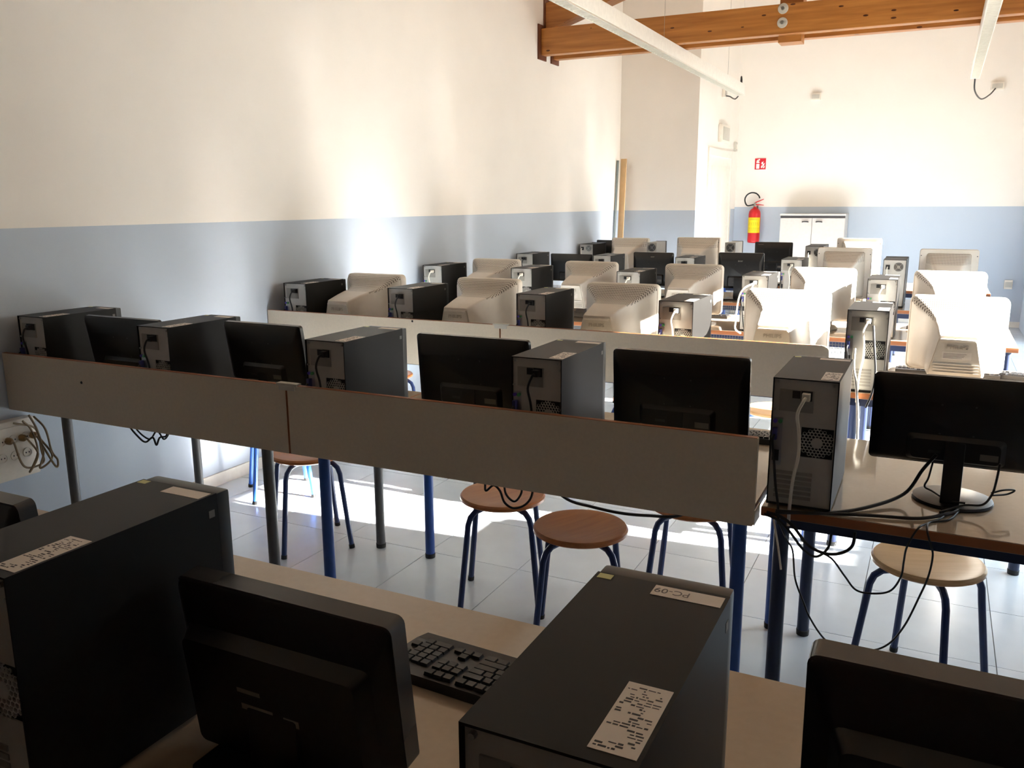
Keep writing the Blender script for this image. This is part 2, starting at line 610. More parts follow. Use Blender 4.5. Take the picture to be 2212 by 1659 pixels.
def cable(name, pts, r, material, label, group=None, n=8):
    o = MB().tube(spline(pts, n), r, 7).build(name, material)
    return tag(o, label, 'cable', group)
cable('lamp_cable', [(1.274, 10.625, 2.85), (1.272, 10.64, 2.94), (1.255, 10.69, 2.99), (1.245, 10.73, 2.93), (1.25, 10.72, 2.86), (1.268, 10.63, 2.83)], 0.009, 'cable_black', 'black cable loop above the end of the long strip lamp')
cable('lamp_cable', [(0.975, 11.18, 2.84), (1.05, 11.05, 2.815), (1.17, 10.80, 2.755), (1.26, 10.63, 2.79)], 0.008, 'cable_black', 'short black cable from wall box to the long strip lamp')
cable('lamp_cable', [(3.70, 10.325, 2.79), (3.715, 10.6, 2.68), (3.80, 11.3, 2.66), (3.90, 11.85, 2.76), (3.96, 12.10, 2.85)], 0.008, 'cable_black', 'grey cable sagging from right strip lamp to wall box')

def wall_box(name, x, z, w, h, label, d=0.045):
    e = empty(name, (x, YF, z))
    tag(e, label, 'wall box', 'boxes on the far wall')
    MB().box(-w / 2, w / 2, -d, -0.001, -h / 2, h / 2, 0.006).build('box', 'socket_white', e)
    MB().box(-w * 0.4, w * 0.4, -d - 0.004, -d, -h * 0.3, h * 0.3, 0.002).build('cover_plate', 'vent_grey', e)
wall_box('junction_box', 1.92, 2.875, 0.12, 0.085, 'small white box alone on the far wall')
wall_box('junction_box', 3.98, 2.88, 0.14, 0.09, 'white wall box where the right strip lamp cable ends')
wall_box('wall_socket', 4.33, 0.53, 0.09, 0.11, 'white socket low on the far wall at right')
e = empty('wall_socket', (XB, 11.18, 2.87))
tag(e, 'white wall box high on the block beside the strip lamp', 'wall box')
MB().box(0.001, 0.035, -0.07, 0.07, -0.05, 0.05, 0.005).build('box', 'socket_white', e)
MB().box(0.035, 0.038, -0.05, 0.05, -0.03, 0.03).build('cover_plate', 'vent_grey', e)
e = empty('emergency_light', (XB, 11.22, 2.385))
tag(e, 'square white emergency light above the door', 'emergency light')
MB().box(0.001, 0.05, -0.22, 0.22, -0.11, 0.11, 0.012).build('body', 'socket_white', e)
MB().box(0.05, 0.058, -0.17, 0.17, -0.08, 0.08, 0.004).build('diffuser', 'vent_grey', e)
e = empty('thermostat', (XB, 11.98, 2.27))
tag(e, 'tiny white sensor box in the corner beside the door', 'sensor')
MB().box(0.001, 0.03, -0.05, 0.05, -0.06, 0.06, 0.005).build('box', 'vent_grey', e)
MB().box(0.03, 0.033, -0.03, 0.03, -0.03, 0.03, 0.001).build('cover', 'socket_white', e)

# ------------------------------------------------------------------ fire extinguisher, sign, cabinet, boards
ex = empty('fire_extinguisher', (1.236, 12.05, 0.995))
tag(ex, 'red fire extinguisher with yellow label hanging on the far wall', 'extinguisher')
cy = MB().lathe([(0.0, 0.0), (0.068, 0.0), (0.078, 0.012), (0.08, 0.03), (0.08, 0.38), (0.074, 0.42), (0.05, 0.455), (0.022, 0.468), (0.02, 0.485), (0.0, 0.485)], 28).build('cylinder', 'red', ex)
# wrapped label: a partial sleeve
lab = MB()
ra = []
for z in (0.135, 0.34):
    ra.append([(0.0812 * math.cos(a), 0.0812 * math.sin(a), z) for a in [math.radians(195 + 150 * k / 14) for k in range(15)]])
lab.add(ra[0] + ra[1], [(k, k + 1, 16 + k, 15 + k) for k in range(14)])
lo = lab.build('label', 'yellow_label', cy)
pr = MB()
for z in (0.325, 0.31, 0.27, 0.255, 0.24, 0.20, 0.185, 0.17, 0.155):
    a0, a1 = (235, 310) if z > 0.3 else (215, 330)
    k0 = [(0.0816 * math.cos(math.radians(a0 + (a1 - a0) * k / 6)), 0.0816 * math.sin(math.radians(a0 + (a1 - a0) * k / 6))) for k in range(7)]
    pr.add([(x, y, z) for x, y in k0] + [(x, y, z + 0.004) for x, y in k0], [(k, k + 1, 8 + k, 7 + k) for k in range(6)])
pr.build('label_print', 'print', cy)
vl = MB().lathe([(0.0, 0.484), (0.018, 0.484), (0.018, 0.53), (0.012, 0.54), (0.0, 0.54)], 14).build('valve', 'steel', ex)
MB().prism([(0.0, 0.505), (0.115, 0.50), (0.115, 0.508), (0.0, 0.522)], 'Y', -0.012, 0.012).build('carry_handle', 'red', ex)
MB().prism([(0.0, 0.53), (0.11, 0.578), (0.112, 0.588), (0.0, 0.545)], 'Y', -0.011, 0.011).build('lever', 'red', ex)
hp = [(-0.018, -0.01, 0.51)] + [(-0.035 + 0.10 * math.cos(math.radians(a)) - 0.0, -0.03, 0.575 + 0.095 * math.sin(math.radians(a))) for a in (235, 205, 170, 135, 100, 65, 35, 12)]
MB().tube(spline(hp, 5), 0.0095, 8).build('hose', 'cable_black', ex)
MB().box(-0.03, 0.03, 0.075, 0.108, 0.30, 0.5, 0.002).build('wall_bracket', 'steel', ex)

sg = empty('fire_sign', (1.257, YF, 2.045))
tag(sg, 'square red sign with white extinguisher and flame pictogram', 'sign')
MB().box(-0.078, 0.078, -0.008, -0.002, -0.078, 0.078).build('border', 'white_plain', sg, smooth=0)
pl = MB().box(-0.073, 0.073, -0.011, -0.008, -0.073, 0.073).build('panel', 'sign_red', sg, smooth=0)
pg = MB()
pg.prism([(-0.053, -0.062), (-0.012, -0.062), (-0.012, 0.0), (-0.053, 0.0)], 'Y', -0.0125, -0.011)
pg.prism([(-0.053, 0.012), (-0.012, 0.012), (-0.012, 0.026), (-0.022, 0.04), (-0.043, 0.04), (-0.053, 0.026)], 'Y', -0.0125, -0.011)
pg.prism([(-0.06, 0.03), (-0.045, 0.05), (-0.012, 0.066), (-0.004, 0.05), (-0.02, 0.044), (-0.045, 0.042)], 'Y', -0.0125, -0.011)
pg.build('extinguisher_pictogram', 'white_plain', pl, smooth=0)
fl = MB()
for x0, z0, s in ((0.012, -0.055, 1.0), (0.03, -0.03, 1.0), (0.016, -0.005, 0.9), (0.04, -0.058, 0.8)):
    fl.prism([(x0, z0), (x0 + 0.018 * s, z0 + 0.004), (x0 + 0.022 * s, z0 + 0.02 * s), (x0 + 0.03 * s, z0 + 0.044 * s), (x0 + 0.012 * s, z0 + 0.028 * s), (x0 + 0.008 * s, z0 + 0.04 * s), (x0 - 0.002, z0 + 0.016 * s)], 'Y', -0.0125, -0.011)
fl.build('flame_pictogram', 'white_plain', pl, smooth=0)

cb = empty('cabinet', (2.025, 11.75, 0))
tag(cb, 'low white two-door cabinet with dark top strip against the far wall', 'cabinet')
MB().box(-0.40, 0.40, 0.02, 0.39, 0.0, 1.365).build('body', 'cabinet_white', cb, smooth=0)
MB().box(-0.405, 0.405, 0.0, 0.395, 1.365, 1.387, 0.003).build('top', 'cabinet_white', cb)
MB().box(-0.398, 0.398, 0.004, 0.02, 1.335, 1.365).build('dark_strip', 'cabinet_top', cb, smooth=0)
for s in (-1, 1):
    dd = MB().box(min(s * 0.003, s * 0.396), max(s * 0.003, s * 0.396), 0.0, 0.018, 0.06, 1.333, 0.002).build('cabinet_door', 'cabinet_white', cb)
    MB().tube(spline([(s * 0.05, 0.0, 1.285), (s * 0.055, -0.022, 1.288), (s * 0.085, -0.03, 1.29), (s * 0.115, -0.022, 1.288), (s * 0.12, 0.0, 1.285)], 4), 0.008, 8).build('handle', 'cabinet_top', dd)

# leaning boards in the corner
bd = MB()
bd.prism([(9.78, 0.0), (9.80, 0.0), (9.955, 2.05), (9.935, 2.05)], 'X', 0.045, 0.112)
tag(bd.build('leaning_board', 'board_tan', smooth=0), 'tall tan plank leaning in the corner by the block', 'plank')
bd = MB().tube([(0.02, 9.72, 0.0), (0.02, 9.90, 2.03)], 0.014, 6)
tag(bd.build('leaning_profile', 'profile_grey'), 'thin grey metal strip leaning beside the tan plank', 'metal strip')

# multi-socket box on the left wall
sb = empty('multi_socket_box', (0.0, 2.19, 0.52))
tag(sb, 'white multi-socket box on the left wall below the desk', 'socket box')
MB().box(0.001, 0.055, -0.16, 0.104, -0.125, 0.13, 0.008).build('housing', 'socket_white', sb)
MB().box(0.055, 0.06, -0.14, 0.085, -0.10, 0.105, 0.003).build('cover_frame', 'socket_white', sb)
for z in (0.05, -0.02):
    for y in (-0.115, -0.06, -0.005, 0.05):
        o = MB().lathe([(0.021, 0.0), (0.021, 0.004), (0.017, 0.004), (0.017, 0.001), (0.0, 0.001)], 16, (0.06, y, z), 'X').build('outlet', 'socket_white', sb)
        MB().box(0.061, 0.0625, y - 0.009, y - 0.005, z - 0.003, z + 0.003).box(0.061, 0.0625, y + 0.005, y + 0.009, z - 0.003, z + 0.003).build('pin_hole', 'socket_hole', o, smooth=0)
for y in (-0.03, 0.03, 0.08):
    MB().lathe([(0.0, 0.06), (0.015, 0.06), (0.015, 0.078), (0.007, 0.092), (0.0, 0.092)], 12, (0, y, 0.05), 'X').build('plug', 'socket_plug', sb)
for i, (ya, yb, zz_, bulge) in enumerate(((0.03, 0.02, 0.70, 0.10), (0.08, 0.05, 0.72, 0.12), (-0.03, -0.02, 0.70, 0.09), (0.075, 0.07, 0.71, 0.14))):
    pts = [(0.10, 2.19 + ya, 0.57), (bulge + 0.03, 2.19 + ya + 0.02, 0.50 - 0.02 * i), (bulge + 0.02, 2.20 + 0.035 * i, 0.43 + 0.01 * i), (bulge, 2.26 + 0.012 * i, 0.50), (bulge - 0.01, 2.25 + 0.012 * i, 0.60), (0.10, 2.19 + yb, zz_ - 0.05)]
    cable('socket_cable', pts, 0.0045, 'cable_beige', ('beige cable on the multi-socket box, shortest loop', 'beige cable on the multi-socket box, widest loop', 'beige cable on the multi-socket box, nearest the frame edge', 'beige cable at the right rim of the multi-socket box')[i], 'beige cables at the multi-socket box')

# ------------------------------------------------------------------ desks
DZ = 0.735
ROWS = [0.57, 2.265, 3.88, 5.46, 7.06, 8.65]
RW = ['nearest', 'second', 'third', 'fourth', 'fifth', 'farthest']
DEPTH = 0.825
DX = [(0.015, 1.545), (1.555, 3.13), (3.145, 3.97)]
def make_desk(k):
    x0, x1 = DX[k]
    L = x1 - x0
    d = empty('desk', (0, 0, 0))
    MB().box(0.002, L - 0.002, 0.002, DEPTH - 0.002, -0.002, 0.0).build('laminate_top', 'desk_top', d, smooth=0)
    MB().box(0, L, 0, DEPTH, -0.027, -0.002, 0.003).build('board_core', 'desk_edge', d)
    MB().box(0.003, L - 0.003, 0.003, DEPTH - 0.003, -0.028, -0.027).build('underside', 'vent_grey', d, smooth=0)
    fm = 'frame_navy' if k else 'leg_grey'
    i0 = 0.205 if k == 0 else 0.05
    fr = MB()
    fr.box(i0, L - i0, 0.045, 0.07, -0.068, -0.028).box(i0, L - i0, DEPTH - 0.07, DEPTH - 0.045, -0.068, -0.028)
    fr.box(i0, i0 + 0.025, 0.07, DEPTH - 0.07, -0.068, -0.028).box(L - i0 - 0.025, L - i0, 0.07, DEPTH - 0.07, -0.068, -0.028)
    fr.build('frame', fm, d, smooth=0)
    lm = ('leg_grey', 'leg_blue', 'frame_navy')[k]
    for lx in (i0, L - i0):
        for ly in (0.062, DEPTH - 0.07):
            lg = MB().lathe([(0.021, -DZ + 0.02), (0.021, -0.03)], 16, (lx, ly, 0)).build('leg', lm, d)
            MB().lathe([(0.0, -DZ + 0.0005), (0.022, -DZ + 0.0005), (0.023, -DZ + 0.02), (0.021, -DZ + 0.021)], 14, (lx, ly, 0)).build('foot_cap', 'black_matte', lg)
    return d
protos = [make_desk(k) for k in range(3)]
SIDE = ['left wall desk', 'middle desk', 'short right-hand desk']
SEEN = {(0, 0), (0, 1), (0, 2)}
desks = {}
for r in range(6):
    for k in range(3):
        d = protos[k] if r == 0 else copy_tree(protos[k])
        d.location = (DX[k][0], ROWS[r], DZ)
        tag(d, '%s in the %s row from the camera' % (('beige laminate desk by the left wall', 'beige laminate desk in the middle', 'short beige desk at the right end')[k], RW[r]) if r else
            ('beige laminate desk by the left wall in the nearest row', 'beige laminate desk in front carrying the keyboard', 'short beige desk at the lower right of the picture')[k], 'desk', 'classroom desks')
        desks[(r, k)] = d
# modesty panels in rows two and three
for r in (1, 2):
    for k in (0, 1):
        x0, x1 = (0.006, 1.541) if k == 0 else (1.549, 3.135)
        d = desks[(r, k)]
        ox = DX[k][0]
        pn = MB()
        if k == 1:
            rr = 0.03
            poly = [(x0 - ox, -0.045), (x1 - ox - 0.004, -0.045), (x1 - ox, -0.04)]
            poly += [(x1 - ox - rr + rr * math.cos(a), 0.20 - rr + rr * math.sin(a)) for a in [PI / 2 * q / 5 for q in range(6)]] if r == 2 else [(x1 - ox, 0.20)]
            poly += [(x0 - ox, 0.20)]
        else:
            poly = [(x0 - ox, -0.045), (x1 - ox, -0.045), (x1 - ox, 0.20), (x0 - ox, 0.20)]
        pn.prism(poly, 'Y', -0.046, -0.028)
        p = pn.build('modesty_panel', 'panel_laminate', d, smooth=0)
        p['label'] = 'long beige laminate panel along the back of the desk'
        ed = MB().box(x0 - ox + 0.002, x1 - ox - (0.03 if r == 2 else 0.002), -0.0455, -0.0285, 0.20, 0.2015).build('edge_band', 'desk_edge', p, smooth=0)
        ex0 = x1 - ox if k == 0 else x0 - ox - 0.0015
        MB().box(ex0, ex0 + 0.0015, -0.0465, -0.028, -0.045, 0.2).build('edge_band', 'desk_edge', p, smooth=0)
        for bx in (x0 - ox + 0.25, x1 - ox - 0.02 - 0.25):
            MB().box(bx, bx + 0.03, -0.0278, -0.0005, -0.03, 0.02).build('bracket', 'steel', d, smooth=0)
        if k == 1 and r == 1:
            MB().box(x1 - ox + 0.0005, x1 - ox + 0.003, -0.046, 0.03, -0.042, 0.0).build('end_bracket', 'panel_laminate', d, smooth=0)
        if k == 1:
            MB().box(x0 - ox - 0.045, x0 - ox + 0.045, -0.05, -0.024, 0.198, 0.207, 0.002).box(x0 - ox - 0.035, x0 - ox + 0.035, -0.0495, -0.0465, 0.182, 0.198, 0.001).build('joint_clip', 'vent_grey', d)
        else:
            MB().lathe([(0.0, -0.002), (0.005, -0.002), (0.006, 0.0)], 10, (0.49 - ox if r == 1 else 1.0, -0.046, 0.115 if r == 1 else 0.19), 'Y').build('screw_hole', 'black_matte', p)
# wire cable baskets behind the fourth and fifth rows
for r in (3, 4):
    d = desks[(r, 1)]
    bk = MB()
    L = DX[1][1] - DX[1][0]
    for z in (-0.045, -0.065, -0.085, -0.105):
        bk.box(0.02, L - 0.02, -0.004, -0.001, z - 0.0012, z + 0.0012)
    n = 90
    for i in range(n):
        x = 0.02 + (L - 0.04) * i / (n - 1)
        bk.box(x - 0.0012, x + 0.0012, -0.004, -0.001, -0.105, -0.03)
    bo = bk.build('cable_basket', 'webbing', d, smooth=0)
    bo['label'] = 'metal mesh cable basket under the desk edge'

# ------------------------------------------------------------------ stools
def make_stool(name, seat_mat, leg_mat):
    s = empty(name)
    R_ = 0.166
    MB().lathe([(0.0, 0.434), (0.05, 0.4345), (0.11, 0.437), (0.147, 0.441), (0.160, 0.4405), (R_, 0.434), (R_, 0.424), (0.15, 0.415), (0.12, 0.412), (0.0, 0.412)], 40).build('seat', seat_mat, s)
    for k in range(4):
        a = k * PI / 2
        c, sn = math.cos(a), math.sin(a)
        prof = [(0.01, 0.400), (0.10, 0.400), (0.135, 0.395), (0.158, 0.378), (0.170, 0.35), (0.176, 0.30), (0.214, 0.018)]
        lg = MB().tube([(c * q, sn * q, z) for q, z in prof], 0.0115, 10).build('leg', leg_mat, s)
        MB().tube([(c * 0.214, sn * 0.214, 0.018), (c * 0.2165, sn * 0.2165, 0.001)], 0.0135, 10).build('foot_cap', 'black_matte', lg)
    return s
ps = {}
STOOLS = [
    (2.48, 2.62, 64, 'stool_wood', 'stool_leg', 'dark orange wooden stool in full view below the long panel'),
    (2.08, 2.805, 66, 'stool_wood', 'stool_leg', 'round wooden stool half hidden by the panel, cables dangling before it'),
    (2.775, 3.03, 50, 'stool_wood', 'stool_leg', 'stool with only blue legs showing below the panel end'),
    (3.573, 2.83, 20, 'stool_wood_pale', 'stool_leg', 'pale wooden stool under the short right-hand desk'),
    (1.01, 2.935, 5, 'stool_wood', 'stool_leg', 'stool with slim dark blue legs near the left under the panel'),
    (0.405, 3.417, 2, 'stool_wood', 'stool_leg_sunlit', 'sunlit stool with bright blue legs closest to the left wall'),
    (0.31, 4.60, 20, 'stool_wood', 'stool_leg', 'round stool glimpsed behind the second row, left of a black monitor'),
    (2.06, 4.62, 30, 'stool_wood', 'stool_leg', 'stool edge showing just left of the largest black monitor'),
    (2.80, 4.68, 10, 'stool_wood_pale', 'stool_leg_sunlit', 'yellow sunlit stool between black monitor and computer tower'),  # paler wood and brighter legs stand for sunlight on this stool
]
for x, y, a, sm, lm, lb in STOOLS:
    if (sm, lm) not in ps:
        ps[(sm, lm)] = o = make_stool('stool', sm, lm)
    else:
        o = copy_tree(ps[(sm, lm)])
    o.location = (x, y, 0)
    o.rotation_euler = (0, 0, math.radians(a))
    tag(o, lb, 'stool', 'round wooden stools')

# ------------------------------------------------------------------ computer towers
TW, TD, TH = 0.165, 0.38, 0.357
def honeycomb(cx, cz, R_, y0, y1, cell=0.0052):
    mb = MB()
    dx, dz = cell * math.sqrt(3), cell * 1.5
    n = int(R_ / dz) + 2
    for j in range(-n, n + 1):
        for i in range(-n, n + 1):
            x = dx * (i + 0.5 * (j % 2))
            z = dz * j
            q = math.hypot(x, z)
            if q > R_ - cell * 0.4 or q < R_ * 0.32:
                continue
            o = [(cx + x + cell * math.cos(PI / 2 + PI / 3 * k), cz + z + cell * math.sin(PI / 2 + PI / 3 * k)) for k in range(6)]
            h = [(cx + x + cell * 0.74 * math.cos(PI / 2 + PI / 3 * k), cz + z + cell * 0.74 * math.sin(PI / 2 + PI / 3 * k)) for k in range(6)]
            vs = [(a, y0, b) for a, b in o] + [(a, y0, b) for a, b in h] + [(a, y1, b) for a, b in h]
            fs = [(k, (k + 1) % 6, 6 + (k + 1) % 6, 6 + k) for k in range(6)] + [(6 + k, 6 + (k + 1) % 6, 12 + (k + 1) % 6, 12 + k) for k in range(6)]
            mb.add(vs, fs)
    mb.lathe([(0.0, y0 - 0.0), (R_ * 0.32, y0), (R_ * 0.36, y1)], 16, (cx, 0, cz), 'Y')
    return mb

def shell(w, d, h, t=0.003):
    mb = MB()
    mb.box(-w / 2, w / 2, 0.0, d, h - t, h)
    mb.box(-w / 2, -w / 2 + t, 0.0, d, 0.012, h - t)
    mb.box(w / 2 - t, w / 2, 0.0, d, 0.012, h - t)
    mb.box(-w / 2, w / 2, 0.0, d, 0.008, 0.012)
    return mb

def make_tower(cord, label_text=None):
    tw = empty('computer_tower')
    w = TW
    cs = shell(w, 0.352, TH).build('case', 'black_case', tw, smooth=0)
    MB().box(-w / 2 + 0.0005, w / 2 - 0.0005, 0.353, TD, 0.004, TH - 0.001, 0.006).build('front_bezel', 'black_plastic', tw)
    for sx in (-1, 1):
        for sy in (0.04, 0.32):
            MB().lathe([(0.0, 0.0005), (0.012, 0.0005), (0.012, 0.009)], 12, (sx * 0.06, sy, 0)).build('foot', 'black_matte', tw)
    rp = MB()
    # rear panel with an opening for the fan: strips around a square hole
    x0, x1, z0, z1 = -w / 2 + 0.003, w / 2 - 0.003, 0.012, TH - 0.003
    fx, fz, fr = 0.036, 0.188, 0.0405
    y0, y1 = 0.006, 0.009
    rp.box(x0, fx - fr, y0, y1, z0, z1).box(fx + fr, x1, y0, y1, z0, z1).box(fx - fr, fx + fr, y0, y1, z0, fz - fr).box(fx - fr, fx + fr, y0, y1, fz + fr, z1)
    rear = rp.build('rear_panel', 'rear_metal', tw, smooth=0)
    MB().box(fx - fr, fx + fr, 0.014, 0.016, fz - fr, fz + fr).build('fan_recess', 'black_matte', rear, smooth=0)
    honeycomb(fx, fz, 0.0415, 0.0055, 0.0085).build('fan_grille', 'rear_metal', rear, smooth=0)
    MB().box(-0.064, 0.022, 0.003, 0.006, 0.268, 0.327, 0.001).build('power_supply_plate', 'rear_metal_dark', rear)
    MB().box(-0.032, -0.012, 0.001, 0.003, 0.305, 0.325).box(-0.010, 0.018, 0.001, 0.003, 0.300, 0.326).build('power_socket', 'black_matte', rear, smooth=0)
    pc = 'cable_white' if cord == 'white' else 'cable_black'
    MB().box(-0.006, 0.014, -0.022, 0.001, 0.303, 0.323, 0.003).build('plug', pc, rear)
    for k in range(6):
        z = 0.028 + k * 0.0135
        MB().box(-0.066, 0.030, 0.004, 0.006, z, z + 0.0085).build('slot_cover', 'rear_metal_dark', rear, smooth=0)
    MB().box(-0.078, -0.052, 0.0045, 0.006, 0.118, 0.250).build('port_plate', 'steel', rear, smooth=0)
    MB().lathe([(0.0, -0.004), (0.0055, -0.004), (0.0055, 0.004)], 10, (-0.071, 0.0, 0.24), 'Y').build('keyboard_port', 'port_purple', rear)
    MB().lathe([(0.0, -0.004), (0.0055, -0.004), (0.0055, 0.004)], 10, (-0.058, 0.0, 0.24), 'Y').build('mouse_port', 'port_green', rear)
    MB().box(-0.076, -0.064, -0.012, 0.0045, 0.19, 0.222, 0.002).build('video_plug', 'port_blue', rear)
    MB().box(-0.075, -0.058, 0.002, 0.0045, 0.13, 0.16).build('usb_ports', 'black_matte', rear, smooth=0)
    for sx, sz in ((-0.07, 0.345), (0.07, 0.345), (0.0755, 0.325), (-0.0755, 0.27)):
        MB().lathe([(0.0, -0.003), (0.0035, -0.002), (0.004, 0.004)], 8, (sx, 0.002, sz), 'Y').build('case_screw', 'steel', rear)
    # labels on the top sheet
    st = MB().box(0.034, 0.078, 0.004 + 0.012, 0.128, TH, TH + 0.0006).build('serial_sticker', 'sticker', tw, smooth=0)
    prn = MB()
    rnd = random.Random(3)
    for i in range(24):
        yy = 0.021 + i * 0.0043
        a = 0.037
        while a < 0.072:
            l = rnd.uniform(0.0015, 0.008)
            if rnd.random() < 0.55 and (i < 3 or i > 7 or a > 0.055):
                prn.box(a, min(a + l, 0.0745), yy, yy + rnd.choice((0.0012, 0.0018, 0.0024)), TH + 0.0006, TH + 0.0008)
            a += l + 0.0014
    prn.build('sticker_print', 'print', st, smooth=0)
    nl = MB().box(-0.005, 0.078, 0.318, 0.345, TH, TH + 0.0005, 0.0).build('name_label', 'sticker', tw, smooth=0)
    if label_text:
        text('handwriting', label_text, 0.017, 'pencil', nl, (0.018, 0.333, TH + 0.0006), (0, 0, PI), 0.0001)
    MB().box(-0.078, -0.060, 0.335, 0.348, TH, TH + 0.0005).build('energy_sticker', 'sticker_yellow', tw, smooth=0)
    MB().box(w / 2, w / 2 + 0.0005, 0.333, 0.345, 0.320, 0.332).build('logo_sticker', 'label_grey', tw, smooth=0)
    # power cord
    pts = [(0.004, -0.020, 0.312), (0.0, -0.032, 0.305), (-0.012, -0.034, 0.27), (-0.006, -0.026, 0.22), (-0.004, -0.022, 0.16), (-0.014, -0.020, 0.09), (-0.018, -0.020, 0.02), (-0.018, -0.021, -0.04)]
    MB().tube(spline(pts, 5), 0.0045 if cord == 'white' else 0.0038, 7).build('power_cord', pc, tw)
    pv = [(-0.070, -0.012, 0.205), (-0.072, -0.022, 0.19), (-0.066, -0.022, 0.14), (-0.058, -0.020, 0.07), (-0.048, -0.020, 0.01), (-0.045, -0.021, -0.04)]
    MB().tube(spline(pv, 5), 0.0035, 7).build('video_cable', 'cable_black', tw)
    return tw
tp = {'black': make_tower('black'), 'white': make_tower('white'), 'first': make_tower('black', 'PC-09')}
tused = set()
TOWERS = [  # row, x left, y back, kind, label
    (0, 2.347, 0.600, 'black', 'black computer tower at the lower left, its dark side filling the corner'),
    (0, 3.168, 0.588, 'first', 'nearest black computer tower with the handwritten PC-09 label on top'),
    (1, 0.070, 2.264, 'black', 'black computer tower in shade against the left wall, second row'),
    (1, 0.785, 2.262, 'black', 'black computer tower second from left behind the near beige panel'),
    (1, 1.600, 2.264, 'black', 'black computer tower in the middle behind the near beige panel'),
    (1, 2.388, 2.268, 'black', 'black computer tower between two black monitors, fourth in second row'),
    (1, 3.156, 2.276, 'white', 'computer tower in full view beside the panel end, white power cord'),
    (2, 0.085, 3.895, 'black', 'black computer tower by the left wall in the third row'),
    (2, 0.822, 3.892, 'black', 'black computer tower between the first two cream monitors, third row'),
    (2, 1.604, 3.905, 'black', 'black computer tower third from left in the third row'),
    (2, 2.357, 3.896, 'white', 'computer tower with white cord fourth from left in third row'),
    (2, 3.192, 3.885, 'white', 'tall-looking dark computer tower with glinting cables, right of third panel'),
    (3, 0.062, 5.462, 'white', 'black computer tower by the left wall in the fourth row'),
    (3, 0.800, 5.462, 'white', 'black computer tower second from left in the fourth row'),
    (3, 1.594, 5.462, 'white', 'black computer tower third from left in the fourth row'),
    (3, 2.418, 5.485, 'white', 'computer tower with grey sunlit side, fourth from left in fourth row'),
    (3, 3.156, 5.500, 'white', 'computer tower at the right end of the fourth row'),
    (4, 0.062, 7.062, 'black', 'small-looking black tower by the left wall in the fifth row'),
    (4, 0.810, 7.062, 'black', 'black computer tower second from left in the fifth row'),
    (4, 1.545, 7.065, 'black', 'black computer tower third from left in the fifth row'),
    (4, 2.395, 7.120, 'white', 'grey-backed computer tower fourth from left in the fifth row'),
]
for r, x, y, kd, lb in TOWERS:
    o = tp[kd] if kd not in tused else copy_tree(tp[kd])
    tused.add(kd)
    o.location = (x + TW / 2, y, DZ)
    tag(o, lb, 'computer', 'computer towers on the desks')

def make_old_tower(w, h, d, body, fan_r, fan_x, fan_top, ring=True, bez=0.004):
    tw = empty('computer_tower')
    shell(w, d - 0.03, h).build('case', body, tw, smooth=0)
    MB().box(-w / 2 - bez, w / 2 + bez, d - 0.03, d, 0.002, h + bez, 0.006).build('front_bezel', 'black_plastic', tw)
    rear = MB().box(-w / 2 + 0.003, w / 2 - 0.003, 0.006, 0.009, 0.012, h - 0.003).build('rear_panel', 'rear_metal', tw, smooth=0)
    fz = h - fan_top
    MB().lathe([(0.0, 0.0), (fan_r, 0.0), (fan_r * 1.05, 0.006)], 24, (fan_x, 0.004, fz), 'Y').build('fan_recess', 'fan_dark', rear)
    g = MB()
    for q in (0.35, 0.6, 0.85):
        pts = [(fan_x + fan_r * q * math.cos(a), 0.0015, fz + fan_r * q * math.sin(a)) for a in [2 * PI * k / 20 for k in range(21)]]
        g.tube(pts, 0.0022, 5)
    for a in (45, 135, 225, 315):
        c, s = math.cos(math.radians(a)), math.sin(math.radians(a))
        g.tube([(fan_x + fan_r * 0.3 * c, 0.0015, fz + fan_r * 0.3 * s), (fan_x + fan_r * c, 0.0015, fz + fan_r * s)], 0.0025, 5)
    g.lathe([(0.0, -0.002), (fan_r * 0.3, -0.002), (fan_r * 0.3, 0.003)], 14, (fan_x, 0.002, fz), 'Y')
    g.build('fan_grille', 'steel', rear)
    if fan_x > 0.01:
        MB().box(-w / 2 + 0.018, -w / 2 + 0.048, 0.002, 0.006, fz - 0.02, fz + 0.015).build('power_socket', 'black_matte', rear, smooth=0)
        MB().tube(spline([(-w / 2 + 0.032, -0.012, fz), (-w / 2 + 0.03, -0.024, fz - 0.02), (-w / 2 + 0.034, -0.016, fz - 0.12), (-w / 2 + 0.034, -0.016, 0.02)], 4), 0.0045, 6).build('power_cord', 'cable_white', tw)
    for k in range(6):
        MB().box(-w / 2 + 0.015, w / 2 - 0.06 if w > 0.14 else w / 2 - 0.02, 0.004, 0.006, 0.03 + k * 0.018, 0.042 + k * 0.018).build('slot_cover', 'rear_metal_dark', rear, smooth=0)
    for sx in (-0.04, 0.04):
        for sy in (0.04, d - 0.05):
            MB().lathe([(0.0, 0.0005), (0.01, 0.0005), (0.01, 0.009)], 10, (sx, sy, 0)).build('foot', 'black_matte', tw)
    return tw
OLD = [
    ((0.163, 0.368, 0.40, 'black_case', 0.033, 0.028, 0.055), 3.228, 7.21, 'tower with round silver fan grille and blue-grey front, right of fifth row'),
    ((0.155, 0.372, 0.40, 'black_case', 0.030, 0.025, 0.045), 0.118, 8.66, 'black tower with top fan by the left wall in the farthest row'),
    ((0.105, 0.400, 0.36, 'grey_case', 0.040, 0.0, 0.052), 0.846, 8.66, 'slim grey tower with dark fan between two far cream monitors'),
    ((0.105, 0.412, 0.36, 'grey_case', 0.040, 0.0, 0.052), 1.655, 8.66, 'slim grey tower with dark fan below the fire extinguisher'),
    ((0.163, 0.390, 0.40, 'black_case', 0.034, 0.030, 0.060), 2.455, 8.66, 'dark tower in front of the white cabinet, farthest row'),
]
